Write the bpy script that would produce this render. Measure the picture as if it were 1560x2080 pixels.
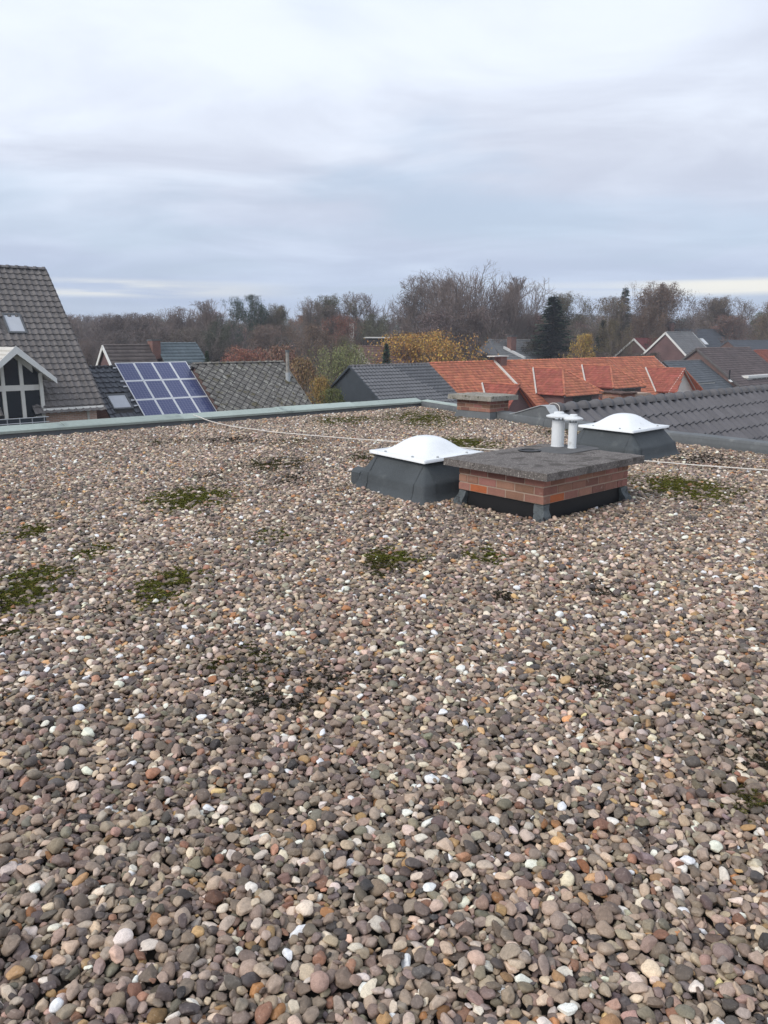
import bpy, bmesh, math, random
import numpy as np
from mathutils import Vector, Matrix, Euler, noise as mnoise

for o in list(bpy.data.objects):
    bpy.data.objects.remove(o)
SC = bpy.context.scene
COL = SC.collection
R = math.radians
random.seed(7)
RNG = np.random.default_rng(7)

# ------------------------------------------------------------------ camera
F = 1580.0            # focal length in pixels of the 1560x2080 photograph
PITCH = R(12.5)
EYE = 1.5             # metres above the gravel; the roof surface is z = 0
GROUND = -7.0
cam_d = bpy.data.cameras.new('camera')
cam_d.sensor_fit = 'VERTICAL'
cam_d.sensor_height = 36.0
cam_d.lens = F / 2080 * 36.0
cam_d.clip_start = 0.05
cam_d.clip_end = 6000
cam = bpy.data.objects.new('camera', cam_d)
cam.location = (0, 0, EYE)
cam.rotation_euler = (R(90) - PITCH, 0, 0)
COL.objects.link(cam)
SC.camera = cam

# ------------------------------------------------------------------ light
SUN_EL, SUN_AZ = R(38), R(-125)      # azimuth from +Y (view direction), clockwise
sun_d = bpy.data.lights.new('sun', 'SUN')
sun_d.energy = 1.5
sun_d.angle = R(25)
sun_d.color = (1.0, 0.96, 0.9)
sun = bpy.data.objects.new('sun', sun_d)
sdir = Vector((math.sin(SUN_AZ) * math.cos(SUN_EL), math.cos(SUN_AZ) * math.cos(SUN_EL), math.sin(SUN_EL)))
sun.rotation_euler = sdir.to_track_quat('Z', 'Y').to_euler()
sun.location = (0, 0, 60)
COL.objects.link(sun)

world = bpy.data.worlds.new('World')
SC.world = world
world.use_nodes = True


def build_world():
    nt = world.node_tree
    nt.nodes.clear()
    N = nt.nodes.new
    L = nt.links.new

    def math_(op, a, b=None, c=None, clamp=False):
        n = N('ShaderNodeMath'); n.operation = op; n.use_clamp = clamp
        for i, v in enumerate((a, b, c)):
            if v is None:
                continue
            if isinstance(v, (int, float)):
                n.inputs[i].default_value = v
            else:
                L(v, n.inputs[i])
        return n.outputs[0]

    def mix(f, a, b):
        n = N('ShaderNodeMix'); n.data_type = 'RGBA'
        if isinstance(f, (int, float)):
            n.inputs[0].default_value = f
        else:
            L(f, n.inputs[0])
        for k, v in ((6, a), (7, b)):
            if isinstance(v, tuple):
                n.inputs[k].default_value = (*v, 1)
            else:
                L(v, n.inputs[k])
        return n.outputs[2]

    def noise(vec, scale, detail=4, rough=.55, dist=0.0):
        n = N('ShaderNodeTexNoise'); n.inputs['Scale'].default_value = scale
        n.inputs['Detail'].default_value = detail; n.inputs['Roughness'].default_value = rough
        n.inputs['Distortion'].default_value = dist
        L(vec, n.inputs['Vector'])
        return n.outputs['Fac']

    def ramp(v, a, b):
        n = N('ShaderNodeMapRange'); n.interpolation_type = 'SMOOTHSTEP'
        L(v, n.inputs[0]); n.inputs[1].default_value = a; n.inputs[2].default_value = b
        return n.outputs[0]

    sky = N('ShaderNodeTexSky'); sky.sky_type = 'NISHITA'; sky.sun_disc = False
    sky.sun_elevation = SUN_EL; sky.sun_rotation = SUN_AZ
    sky.air_density = 1.0; sky.dust_density = 2.0
    skym = N('ShaderNodeVectorMath'); skym.operation = 'SCALE'
    L(sky.outputs[0], skym.inputs[0]); skym.inputs['Scale'].default_value = 0.13
    tc = N('ShaderNodeTexCoord')
    sep = N('ShaderNodeSeparateXYZ'); L(tc.outputs['Generated'], sep.inputs[0])
    x, y, z = sep.outputs
    zc = math_('MAXIMUM', z, 0.0)
    # a flat cloud deck seen in perspective
    den = math_('ADD', zc, 0.10)
    cx = math_('DIVIDE', x, den); cy = math_('DIVIDE', y, den)
    cmb = N('ShaderNodeCombineXYZ'); L(cx, cmb.inputs[0]); L(cy, cmb.inputs[1])
    off = N('ShaderNodeMapping'); off.inputs['Location'].default_value = (3.1, 0.6, 1.0)
    off.inputs['Scale'].default_value = (0.75, 1.0, 1.0)
    L(cmb.outputs[0], off.inputs[0])
    v = off.outputs[0]
    big = noise(v, 0.33, 2, .45, .3)
    med = noise(v, 1.15, 6, .55, .5)
    shade = math_('ADD', math_('MULTIPLY', big, 0.60), math_('MULTIPLY', med, 0.40))
    fac = ramp(shade, 0.40, 0.60)
    cloud = mix(fac, (0.52, 0.56, 0.665), (0.74, 0.80, 0.905))
    # thin places let some of the blue sky through
    thin = math_('MULTIPLY', ramp(noise(v, 0.7, 4, .5, .3), 0.48, 0.68), 0.42)
    col = mix(thin, cloud, skym.outputs[0])
    # towards the horizon the deck is seen edge on: even blue grey, then a pale open strip
    hz = ramp(zc, 0.23, 0.03)
    col = mix(math_('MULTIPLY', hz, 0.70), col, (0.375, 0.465, 0.63))
    # streak coordinates: direction around the horizon and elevation
    az = math_('ARCTAN2', x, y)
    sc = N('ShaderNodeCombineXYZ'); L(math_('ADD', math_('MULTIPLY', az, 1.6), 5.0), sc.inputs[0]); L(math_('MULTIPLY', zc, 38.0), sc.inputs[1])
    st = noise(sc.outputs[0], 1.0, 5, .6, .35)
    band = math_('MULTIPLY', ramp(zc, 0.046, 0.055), ramp(zc, 0.072, 0.062))
    sc2 = N('ShaderNodeCombineXYZ'); L(math_('ADD', math_('MULTIPLY', az, 1.3), 7.7), sc2.inputs[0])
    gate = ramp(noise(sc2.outputs[0], 1.0, 2, .5, 0), 0.47, 0.56)
    op = math_('MULTIPLY', math_('MULTIPLY', band, ramp(st, 0.36, 0.52)), gate)
    col = mix(op, col, (0.80, 0.79, 0.73))
    low = ramp(zc, 0.05, 0.0)
    col = mix(math_('MULTIPLY', low, 0.5), col, (0.50, 0.56, 0.66))
    st2 = ramp(st, 0.5, 0.75)
    col = mix(math_('MULTIPLY', math_('MULTIPLY', st2, hz), 0.07), col, (0.58, 0.65, 0.75))
    bg = N('ShaderNodeBackground'); L(col, bg.inputs[0]); bg.inputs[1].default_value = 1.0
    out = N('ShaderNodeOutputWorld'); L(bg.outputs[0], out.inputs[0])


build_world()
SC.view_settings.view_transform = 'Standard'
SC.view_settings.look = 'None'
SC.view_settings.gamma = 1.0
SC.view_settings.exposure = 0.32
SC.view_settings.use_curve_mapping = False
SC.render.engine = 'CYCLES'
SC.cycles.max_bounces = 6
SC.cycles.diffuse_bounces = 3
SC.cycles.glossy_bounces = 2
SC.cycles.transmission_bounces = 3
SC.cycles.transparent_max_bounces = 6

# ------------------------------------------------------------------ pixel helpers (directions only)
CP, SP = math.cos(PITCH), math.sin(PITCH)
CAM = Vector((0, 0, EYE))


def ray(px, py):
    x = (px - 780) / F
    y = -(py - 1040) / F
    return Vector((x, CP + y * SP, -SP + y * CP))


def on_z(px, py, z=0.0):
    r = ray(px, py)
    return CAM + r * ((z - EYE) / r.z)


def at_y(px, py, Y):
    r = ray(px, py)
    return CAM + r * (Y / r.y)


def on_plane(px, py, p, n):
    r = ray(px, py)
    return CAM + r * ((p - CAM).dot(n) / r.dot(n))


def project(p):
    d = Vector(p) - CAM
    depth = d.y * CP - d.z * SP
    up = d.y * SP + d.z * CP
    return 780 + F * d.x / depth, 1040 - F * up / depth, depth


def hd(deg):
    return Vector((math.sin(R(deg)), math.cos(R(deg)), 0))


Z3 = Vector((0, 0, 1))
HEAD = 48.0
U = hd(HEAD)              # along the street row, away to the right
NV = hd(HEAD + 90)        # towards the viewer
W = -NV


def on_row(px, py, w):
    """point on the vertical plane that runs along the row at distance w"""
    return on_plane(px, py, W * w, W)


def along(P, d, px):
    """how far to go from P along the level direction d until the image column is px"""
    k = (px - 780) / F
    dz = P.z - EYE
    return (k * (P.y * CP - dz * SP) - P.x) / (d.x - k * d.y * CP)


# ------------------------------------------------------------------ materials
MATS = {}


def mat(name, col, rough=.8, var=.25, scale=3.0, fine=40.0, bump=0.0, rnd=0.0, spots=None, spec=.3,
        metal=0.0, stretch=None, hue=0.0):
    if name in MATS:
        return MATS[name]
    m = bpy.data.materials.new(name)
    m.use_nodes = True
    nt = m.node_tree
    b = nt.nodes['Principled BSDF']
    N = nt.nodes.new
    L = nt.links.new
    b.inputs['Roughness'].default_value = rough
    b.inputs['Specular IOR Level'].default_value = spec
    b.inputs['Metallic'].default_value = metal
    geo = N('ShaderNodeNewGeometry')
    vec = geo.outputs['Position']
    if stretch:
        mp = N('ShaderNodeMapping'); mp.inputs['Scale'].default_value = stretch
        L(vec, mp.inputs[0]); vec = mp.outputs[0]

    def noise(s, d=4, r=.6):
        n = N('ShaderNodeTexNoise'); n.inputs['Scale'].default_value = s
        n.inputs['Detail'].default_value = d; n.inputs['Roughness'].default_value = r
        L(vec, n.inputs['Vector']); return n.outputs['Fac']

    def mth(op, a, b_):
        n = N('ShaderNodeMath'); n.operation = op
        for i, v in enumerate((a, b_)):
            if isinstance(v, (int, float)):
                n.inputs[i].default_value = v
            else:
                L(v, n.inputs[i])
        return n.outputs[0]
    nf = noise(fine, 3)
    v = mth('ADD', mth('MULTIPLY', noise(scale, 5), 1.2), mth('MULTIPLY', nf, .8))   # about 1.0
    v = mth('SUBTRACT', v, 1.0)
    val = mth('ADD', mth('MULTIPLY', v, var * 2.2), 1.0)
    if rnd:
        oi = N('ShaderNodeObjectInfo')
        rr = mth('FRACT', mth('ADD', oi.outputs['Random'], geo.outputs['Random Per Island']), 0)
        val = mth('MULTIPLY', val, mth('ADD', mth('MULTIPLY', mth('SUBTRACT', rr, .5), 2 * rnd), 1.0))
    hsv = N('ShaderNodeHueSaturation')
    hsv.inputs['Color'].default_value = (*col, 1)
    L(val, hsv.inputs['Value'])
    if hue and rnd:
        L(mth('ADD', mth('MULTIPLY', mth('SUBTRACT', mth('FRACT', mth('MULTIPLY', rr, 7.31), 0), .5), hue), .5), hsv.inputs['Hue'])
    c = hsv.outputs[0]
    if spots:
        for (sc_, s_scale, lo, hi) in spots:
            mr = N('ShaderNodeMapRange'); mr.interpolation_type = 'SMOOTHSTEP'
            L(noise(s_scale, 5, .62), mr.inputs[0]); mr.inputs[1].default_value = lo; mr.inputs[2].default_value = hi
            mx = N('ShaderNodeMix'); mx.data_type = 'RGBA'
            L(mr.outputs[0], mx.inputs[0]); L(c, mx.inputs[6]); mx.inputs[7].default_value = (*sc_, 1)
            c = mx.outputs[2]
    L(c, b.inputs['Base Color'])
    if bump:
        bp = N('ShaderNodeBump'); bp.inputs['Strength'].default_value = 1.0
        bp.inputs['Distance'].default_value = bump
        L(nf, bp.inputs['Height']); L(bp.outputs[0], b.inputs['Normal'])
    MATS[name] = m
    return m


def attr_mat(name, rough=.6, stone=True, trans=0.0):
    """colour comes from the 'col' attribute of the instance (or the property of the object)"""
    m = bpy.data.materials.new(name)
    m.use_nodes = True
    nt = m.node_tree
    b = nt.nodes['Principled BSDF']
    N = nt.nodes.new
    L = nt.links.new
    at = N('ShaderNodeAttribute'); at.attribute_name = 'col'; at.attribute_type = 'INSTANCER'
    geo = N('ShaderNodeNewGeometry')
    hsv = N('ShaderNodeHueSaturation'); L(at.outputs['Color'], hsv.inputs['Color'])

    def mth(op, a, b_):
        n = N('ShaderNodeMath'); n.operation = op
        for i, v in enumerate((a, b_)):
            if isinstance(v, (int, float)):
                n.inputs[i].default_value = v
            else:
                L(v, n.inputs[i])
        return n.outputs[0]
    b.inputs['Roughness'].default_value = rough
    if stone:
        b.inputs['Specular IOR Level'].default_value = .35
        n1 = N('ShaderNodeTexNoise'); n1.inputs['Scale'].default_value = 95; n1.inputs['Detail'].default_value = 5
        n1.inputs['Roughness'].default_value = .65; n1.inputs['Distortion'].default_value = .6
        L(geo.outputs['Position'], n1.inputs['Vector'])
        n2 = N('ShaderNodeTexNoise'); n2.inputs['Scale'].default_value = 420; n2.inputs['Detail'].default_value = 3
        L(geo.outputs['Position'], n2.inputs['Vector'])
        val = mth('ADD', mth('MULTIPLY', n1.outputs['Fac'], 1.15), mth('MULTIPLY', n2.outputs['Fac'], .55))
        L(mth('ADD', val, .17), hsv.inputs['Value'])
        # pale crust on some stones, where the noise peaks
        mr = N('ShaderNodeMapRange'); L(n1.outputs['Fac'], mr.inputs[0])
        mr.inputs[1].default_value = .60; mr.inputs[2].default_value = .70; mr.inputs[4].default_value = .45
        mx = N('ShaderNodeMix'); mx.data_type = 'RGBA'
        L(mr.outputs[0], mx.inputs[0]); L(hsv.outputs[0], mx.inputs[6]); mx.inputs[7].default_value = (.42, .38, .33, 1)
        L(mx.outputs[2], b.inputs['Base Color'])
        bp = N('ShaderNodeBump'); bp.inputs['Distance'].default_value = .0022; bp.inputs['Strength'].default_value = .8
        L(n1.outputs['Fac'], bp.inputs['Height']); L(bp.outputs[0], b.inputs['Normal'])
    else:
        b.inputs['Specular IOR Level'].default_value = .15
        L(mth('ADD', mth('MULTIPLY', geo.outputs['Random Per Island'], .9), .55), hsv.inputs['Value'])
        L(mth('ADD', mth('MULTIPLY', mth('FRACT', mth('MULTIPLY', geo.outputs['Random Per Island'], 13.7), 0), .05), .475), hsv.inputs['Hue'])
        L(hsv.outputs[0], b.inputs['Base Color'])
    return m


def brick_mat(name, c1, c2, mortar, head=HEAD, scale=1.0):
    """courses too small to tell apart at this distance"""
    m = bpy.data.materials.new(name); m.use_nodes = True
    nt = m.node_tree; b = nt.nodes['Principled BSDF']; N = nt.nodes.new; L = nt.links.new
    b.inputs['Roughness'].default_value = .9
    geo = N('ShaderNodeNewGeometry')
    mp = N('ShaderNodeMapping'); mp.inputs['Rotation'].default_value = (0, 0, R(head - 90))
    L(geo.outputs['Position'], mp.inputs[0])
    sp = N('ShaderNodeSeparateXYZ'); L(mp.outputs[0], sp.inputs[0])
    ad = N('ShaderNodeMath'); ad.operation = 'ADD'; L(sp.outputs[0], ad.inputs[0]); L(sp.outputs[1], ad.inputs[1])
    cb = N('ShaderNodeCombineXYZ'); L(ad.outputs[0], cb.inputs[0]); L(sp.outputs[2], cb.inputs[1])
    br = N('ShaderNodeTexBrick'); L(cb.outputs[0], br.inputs['Vector'])
    br.inputs['Color1'].default_value = (*c1, 1); br.inputs['Color2'].default_value = (*c2, 1)
    br.inputs['Mortar'].default_value = (*mortar, 1)
    br.inputs['Scale'].default_value = 1.0
    br.inputs['Mortar Size'].default_value = .012; br.inputs['Brick Width'].default_value = .21 * scale
    br.inputs['Row Height'].default_value = .075 * scale
    ns = N('ShaderNodeTexNoise'); ns.inputs['Scale'].default_value = .8; ns.inputs['Detail'].default_value = 4
    L(geo.outputs['Position'], ns.inputs['Vector'])
    hs = N('ShaderNodeHueSaturation'); L(br.outputs[0], hs.inputs['Color'])
    a2 = N('ShaderNodeMath'); a2.operation = 'ADD'; L(ns.outputs['Fac'], a2.inputs[0]); a2.inputs[1].default_value = .5
    L(a2.outputs[0], hs.inputs['Value']); L(hs.outputs[0], b.inputs['Base Color'])
    return m


def glass_mat(name, col=(.02, .025, .03), rough=.08):
    m = mat(name, col, rough=rough, var=.1, spec=.6)
    return m


# ------------------------------------------------------------------ mesh helpers
BASE = {}


def base_of(o):
    return BASE.get(o.name, Vector((0, 0, 0))) if o else Vector((0, 0, 0))


def lab(o, label, cat, group=None):
    o['label'] = label
    o['category'] = cat
    if group:
        o['group'] = group
    return o


def root(name, loc, label, cat, group=None):
    o = bpy.data.objects.new(name, None)
    o.empty_display_size = .3
    COL.objects.link(o)
    o.location = loc
    BASE[o.name] = Vector(loc)
    return lab(o, label, cat, group)


class MB:
    def __init__(self):
        self.v, self.f, self.mi = [], [], []

    def add(self, vs, fs, mi=0):
        k = len(self.v)
        self.v += [tuple(p) for p in vs]
        self.f += [tuple(i + k for i in f) for f in fs]
        self.mi += [mi] * len(fs)
        return self

    def box(self, o, a, b, c):
        """box from corner o with edge vectors a, b, c"""
        o, a, b, c = Vector(o), Vector(a), Vector(b), Vector(c)
        P = [o, o + a, o + a + b, o + b, o + c, o + a + c, o + a + b + c, o + b + c]
        fs = [(0, 3, 2, 1), (4, 5, 6, 7), (0, 1, 5, 4), (1, 2, 6, 5), (2, 3, 7, 6), (3, 0, 4, 7)]
        if a.cross(b).dot(c) < 0:
            fs = [tuple(reversed(f)) for f in fs]
        return self.add(P, fs)

    def prism(self, poly, d):
        """polygon (list of points) extruded by vector d"""
        poly = [Vector(p) for p in poly]
        d = Vector(d)
        n = len(poly)
        nn = Vector((0, 0, 0))
        for i in range(n):
            nn += poly[i].cross(poly[(i + 1) % n])
        P = poly + [p + d for p in poly]
        fs = [tuple(range(n)), tuple(range(2 * n - 1, n - 1, -1))] + [((i + 1) % n, i, i + n, (i + 1) % n + n) for i in range(n)]
        if nn.dot(d) > 0:
            fs = [tuple(reversed(f)) for f in fs]
        return self.add(P, fs)

    def tube(self, pts, rad, k=6, cap=True):
        pts = [Vector(p) for p in pts]
        n = len(pts)
        rads = rad if isinstance(rad, (list, tuple)) else [rad] * n
        vs, fs = [], []
        prev = None
        for i, p in enumerate(pts):
            t = (pts[min(i + 1, n - 1)] - pts[max(i - 1, 0)]).normalized()
            a = prev if prev is not None else (Vector((0, 0, 1)) if abs(t.z) < .9 else Vector((1, 0, 0)))
            s = t.cross(a)
            if s.length < 1e-4:
                s = t.cross(Vector((1, 0, 0)))
            s.normalize()
            q = s.cross(t).normalized()
            prev = q
            for j in range(k):
                an = 2 * math.pi * j / k
                vs.append(p + (s * math.cos(an) + q * math.sin(an)) * rads[i])
        for i in range(n - 1):
            for j in range(k):
                fs.append((i * k + j, i * k + (j + 1) % k, (i + 1) * k + (j + 1) % k, (i + 1) * k + j))
        if cap:
            fs.append(tuple(range(k - 1, -1, -1)))
            fs.append(tuple(range((n - 1) * k, n * k)))
        return self.add(vs, fs)

    def lathe(self, c, prof, k=24):
        """prof: list of (radius, z)"""
        c = Vector(c)
        vs, fs = [], []
        for r, z in prof:
            for j in range(k):
                an = 2 * math.pi * j / k
                vs.append(c + Vector((r * math.cos(an), r * math.sin(an), z)))
        for i in range(len(prof) - 1):
            for j in range(k):
                fs.append((i * k + j, i * k + (j + 1) % k, (i + 1) * k + (j + 1) % k, (i + 1) * k + j))
        fs.append(tuple(range(k - 1, -1, -1)))
        fs.append(tuple(range((len(prof) - 1) * k, len(prof) * k)))
        return self.add(vs, fs)

    def build(self, name, m, parent=None, smooth=False, bevel=0.0, kind=None, label=None):
        b = base_of(parent)
        me = bpy.data.meshes.new(name)
        me.from_pydata([tuple(Vector(p) - b) for p in self.v], [], self.f)
        for x in (m if isinstance(m, (list, tuple)) else [m]):
            me.materials.append(x)
        if isinstance(m, (list, tuple)):
            me.polygons.foreach_set('material_index', self.mi)
        bm = bmesh.new(); bm.from_mesh(me)
        bmesh.ops.recalc_face_normals(bm, faces=bm.faces)
        if bevel:
            bmesh.ops.bevel(bm, geom=list(bm.edges), offset=bevel, segments=2, affect='EDGES', clamp_overlap=True)
        bm.to_mesh(me); bm.free()
        if smooth:
            me.polygons.foreach_set('use_smooth', [True] * len(me.polygons))
        me.update()
        o = bpy.data.objects.new(name, me)
        COL.objects.link(o)
        if parent:
            o.parent = parent
            BASE[o.name] = b
        if kind:
            o['kind'] = kind
        if label:
            o['label'] = label
        return o


def piece(name, me, M4, parent, label=None):
    """one more object that shares the mesh data me, at world matrix M4, under parent"""
    o = bpy.data.objects.new(name, me)
    COL.objects.link(o)
    b = base_of(parent)
    mm = M4.copy()
    mm.translation = mm.translation - b
    if parent:
        o.parent = parent
    o.matrix_local = mm
    if label:
        o['label'] = label
    return o


def frame(o, x, y, z):
    m = Matrix.Identity(4)
    for i, c in enumerate((x, y, z)):
        m.col[i][:3] = c
    m.translation = o
    return m


def np_mesh(name, verts, faces_flat, nper, mats, mi=None, smooth=False):
    """fast mesh from numpy arrays, all faces with nper corners"""
    me = bpy.data.meshes.new(name)
    nv, nf = len(verts), len(faces_flat) // nper
    me.vertices.add(nv); me.vertices.foreach_set('co', np.asarray(verts, dtype=np.float32).ravel())
    me.loops.add(nf * nper); me.loops.foreach_set('vertex_index', np.asarray(faces_flat, dtype=np.int32))
    me.polygons.add(nf)
    me.polygons.foreach_set('loop_start', np.arange(0, nf * nper, nper, dtype=np.int32))
    if mi is not None:
        me.polygons.foreach_set('material_index', np.asarray(mi, dtype=np.int32))
    for m in mats:
        me.materials.append(m)
    me.update(calc_edges=True)
    if smooth:
        me.polygons.foreach_set('use_smooth', np.ones(nf, dtype=bool))
    me.validate()
    return me

# ================================================================== the setting: ground and our flat-roofed building
m_ground = mat('ground_grass', (.06, .065, .03), rough=1, var=.4, scale=.08, fine=1.5, spots=[((.09, .075, .05), .03, .5, .6)])
g = MB().add([(-1200, -300, GROUND), (1200, -300, GROUND), (1200, 1500, GROUND), (-1200, 1500, GROUND)], [(0, 1, 2, 3)])
g.build('ground', m_ground)['kind'] = 'structure'
m_asphalt = mat('asphalt', (.055, .055, .058), rough=.95, var=.2, scale=.5)
s0 = W * 22 - U * 60 + Z3 * (GROUND + .004)
g = MB().add([s0, s0 + U * 260, s0 + U * 260 + W * 6, s0 + W * 6], [(0, 1, 2, 3)])
g.build('street', m_asphalt)['kind'] = 'structure'

C0 = Vector((.85, 18.05, 0))                      # far corner of the gravel
E1 = Vector((2.18, 15.08, 0))
E2 = Vector((2.80, 13.70, 0))
E3 = Vector((4.44, 11.38, 0))
E4 = Vector((5.14, 10.33, 0))
ER = E4 + hd(144) * 15
L0 = C0 - U * 30
EDGE = [C0, E1, E2, E3, E4, ER]
ROOF_POLY = [L0] + EDGE + [Vector((-21, -5, 0))]

m_render = mat('grey_render', (.32, .31, .29), rough=.9, var=.15)
m_felt = mat('bitumen_deck', (.09, .08, .07), rough=.9, var=.3)
b = MB()
outw = [p for p in ROOF_POLY]
b.prism([Vector((p.x, p.y, -.12)) for p in outw], (0, 0, GROUND + .12))
fb = b.build('flat_roof_building', m_render)
lab(fb, 'flat-roofed building under the gravel in the foreground', 'building')
d = MB().add([Vector((p.x, p.y, -.075)) for p in ROOF_POLY], [tuple(range(len(ROOF_POLY)))])
deck = d.build('roof_deck', m_felt, fb)
deck['kind'] = 'structure'


def inside_roof(x, y, margin=0.0):
    """vectorised: inside the gravel area"""
    x = np.asarray(x); y = np.asarray(y)
    w = x * W.x + y * W.y
    ok = (w < C0.dot(W) - margin) & (y < C0.y)
    ey = np.array([p.y for p in EDGE])[::-1]; ex = np.array([p.x for p in EDGE])[::-1]
    return ok & (x < np.interp(y, ey, ex) - margin * 1.15)


# -------------------------------------------------------------- pebbles: settle one patch of gravel, repeat it
TT, RES = 2.4, .006
GN_ = int(TT / RES)
Hm = np.full((GN_, GN_), -.075)
OWN = np.full((GN_, GN_), -1, dtype=np.int32)
NST = 54000
sa = np.clip(np.exp(RNG.normal(math.log(.0130), .33, NST)), .006, .0260)     # half length
sb = sa * RNG.uniform(.50, .95, NST)
sc_ = sb * RNG.uniform(.45, .88, NST)
ang = RNG.uniform(0, 2 * math.pi, NST)
sx = RNG.uniform(0, TT, NST); sy = RNG.uniform(0, TT, NST)
sz = np.zeros(NST); tx = np.zeros(NST); ty = np.zeros(NST)
# large stones tend to lie on top
order = np.argsort(sa + RNG.normal(0, .022, NST))
for rank, i in enumerate(order):
    a, b_, c = sa[i], sb[i], sc_[i]
    k = int(a / RES) + 1
    if rank > NST * .45:            # later stones roll into the hollows
        qx, qy = (RNG.uniform(0, TT, (2, 5)))
        qx[0], qy[0] = sx[i], sy[i]
        j_ = int(np.argmin(Hm[(qx / RES).astype(int) % GN_, (qy / RES).astype(int) % GN_]))
        sx[i], sy[i] = qx[j_], qy[j_]
    ix, iy = int(sx[i] / RES), int(sy[i] / RES)
    gx = np.arange(ix - k, ix + k + 1); gy = np.arange(iy - k, iy + k + 1)
    dx = (gx * RES + RES / 2 - sx[i])[:, None]; dy = (gy * RES + RES / 2 - sy[i])[None, :]
    ca, sn = math.cos(ang[i]), math.sin(ang[i])
    p = (dx * ca + dy * sn) / a; q = (-dx * sn + dy * ca) / b_
    r2 = p * p + q * q
    msk = r2 < 1
    n = msk.sum()
    if n < 3:
        continue
    sub = Hm[np.ix_(gx % GN_, gy % GN_)]
    hv = sub[msk]
    X = np.broadcast_to(dx, r2.shape)[msk]; Y = np.broadcast_to(dy, r2.shape)[msk]
    gxs = float((X * (hv - hv.mean())).sum() / ((X * X).sum() + 1e-9)) * .75
    gys = float((Y * (hv - hv.mean())).sum() / ((Y * Y).sum() + 1e-9)) * .75
    gxs = max(-.75, min(.75, gxs)); gys = max(-.75, min(.75, gys))
    prof = c * np.sqrt(1 - r2[msk])
    zz = float(np.percentile(hv - (gxs * X + gys * Y), 62)) + c * .62
    sz[i] = zz; tx[i] = gxs; ty[i] = gys
    top = zz + gxs * X + gys * Y + prof
    upd = top > hv
    hv2 = np.where(upd, top, hv)
    sub[msk] = hv2
    Hm[np.ix_(gx % GN_, gy % GN_)] = sub
    ow = OWN[np.ix_(gx % GN_, gy % GN_)]
    o2 = ow[msk]; o2[upd] = i; ow[msk] = o2
    OWN[np.ix_(gx % GN_, gy % GN_)] = ow
cnt = np.bincount(OWN[OWN >= 0].ravel(), minlength=NST)
ztop = float(np.percentile(Hm, 60))
Hm -= ztop; sz -= ztop                              # the mean gravel surface is z = 0
keep = np.where(cnt > 1)[0]


def gravel_h(x, y):
    return Hm[(np.asarray(x) / RES).astype(int) % GN_, (np.asarray(y) / RES).astype(int) % GN_]


# repeat over the part of the roof the photograph (or a step aside) can see
px_, py_, pi_ = [], [], []
for ti in range(-6, 6):
    for tj in range(0, 9):
        x = sx[keep] + ti * TT; y = sy[keep] + tj * TT
        ok = (np.abs(x) < .5 * y * 1.12 + 1.3) & (y > .7)
        if not ok.any():
            continue
        ok &= inside_roof(x, y, .02)
        px_.append(x[ok]); py_.append(y[ok]); pi_.append(keep[ok])
px_ = np.concatenate(px_); py_ = np.concatenate(py_); pi_ = np.concatenate(pi_)

# moss patches: photo position, size in the photo, kind, strength
MOSS = [(40, 1195, 62, 36, 0, 1.0), (345, 1188, 48, 26, 0, .9), (385, 1012, 66, 18, 0, .8), (190, 1118, 34, 11, 0, .55),
        (775, 1150, 34, 20, 1, .8), (800, 1132, 50, 14, 0, .8), (980, 1126, 30, 14, 0, .9), (1385, 990, 68, 17, 0, 1.0),
        (470, 1345, 95, 32, 1, .60), (610, 1375, 110, 28, 2, .50), (570, 1425, 80, 22, 2, .4), (1195, 1375, 60, 24, 2, .7), (1535, 1525, 60, 60, 2, .55),
        (1240, 1195, 60, 16, 2, .45), (1540, 1640, 50, 40, 1, .35),
        (560, 942, 62, 11, 1, .8), (470, 893, 70, 7, 2, .8), (590, 898, 50, 6, 1, .5), (700, 854, 50, 7, 0, .6), (855, 850, 72, 13, 0, .75),
        (935, 900, 60, 9, 0, .95), (560, 1085, 40, 12, 0, .35), (50, 1080, 50, 12, 0, .4), (1430, 935, 70, 14, 2, .75),
        (740, 928, 30, 10, 1, .7), (590, 975, 40, 10, 2, .6), (430, 968, 40, 9, 2, .5), (335, 897, 40, 6, 1, .5), (1160, 880, 60, 9, 1, .6),
        (250, 1235, 60, 20, 2, .25), (950, 1490, 60, 30, 2, .2), (1020, 1210, 30, 12, 2, .45), (15, 1225, 50, 14, 2, .7),
        (1500, 1000, 40, 10, 1, .4), (30, 1280, 40, 12, 1, .3)]
mossw = np.zeros(len(px_)); darkw = np.zeros(len(px_))
MP = []
for (mx_, my_, rw, rh, kd, st) in MOSS:
    c = on_z(mx_, my_); ex = on_z(mx_ + rw, my_) - c; ey = on_z(mx_, my_ - rh) - c
    MP.append((c, ex.length, ey.length, kd, st))
    rr = ((px_ - c.x) / ex.length) ** 2 + ((py_ - c.y) / ey.length) ** 2
    f = np.exp(-rr * .9) * st
    if kd == 0:
        mossw = np.maximum(mossw, f)
    darkw = np.maximum(darkw, f * (.8 if kd else .45))

PAL = np.array([  # linear base colours of the pebbles and how often they occur
    (.270, .225, .185, 20), (.225, .182, .165, 15), (.330, .275, .220, 16), (.195, .165, .138, 11), (.165, .140, .135, 8),
    (.400, .335, .260, 13), (.490, .415, .325, 10), (.640, .575, .490, 9.0), (.780, .740, .680, 5.5), (.430, .290, .150, 4),
    (.290, .165, .115, 3.2), (.120, .108, .102, 7), (.235, .225, .180, 6), (.350, .255, .215, 5), (.350, .180, .085, 1.2), (.085, .080, .080, 3)])
ci = RNG.choice(len(PAL), len(px_), p=PAL[:, 3] / PAL[:, 3].sum())
pcol = PAL[ci, :3] * np.exp(RNG.normal(0, .32, (len(px_), 1))) * (1 + RNG.normal(0, .03, (len(px_), 3)))
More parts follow.
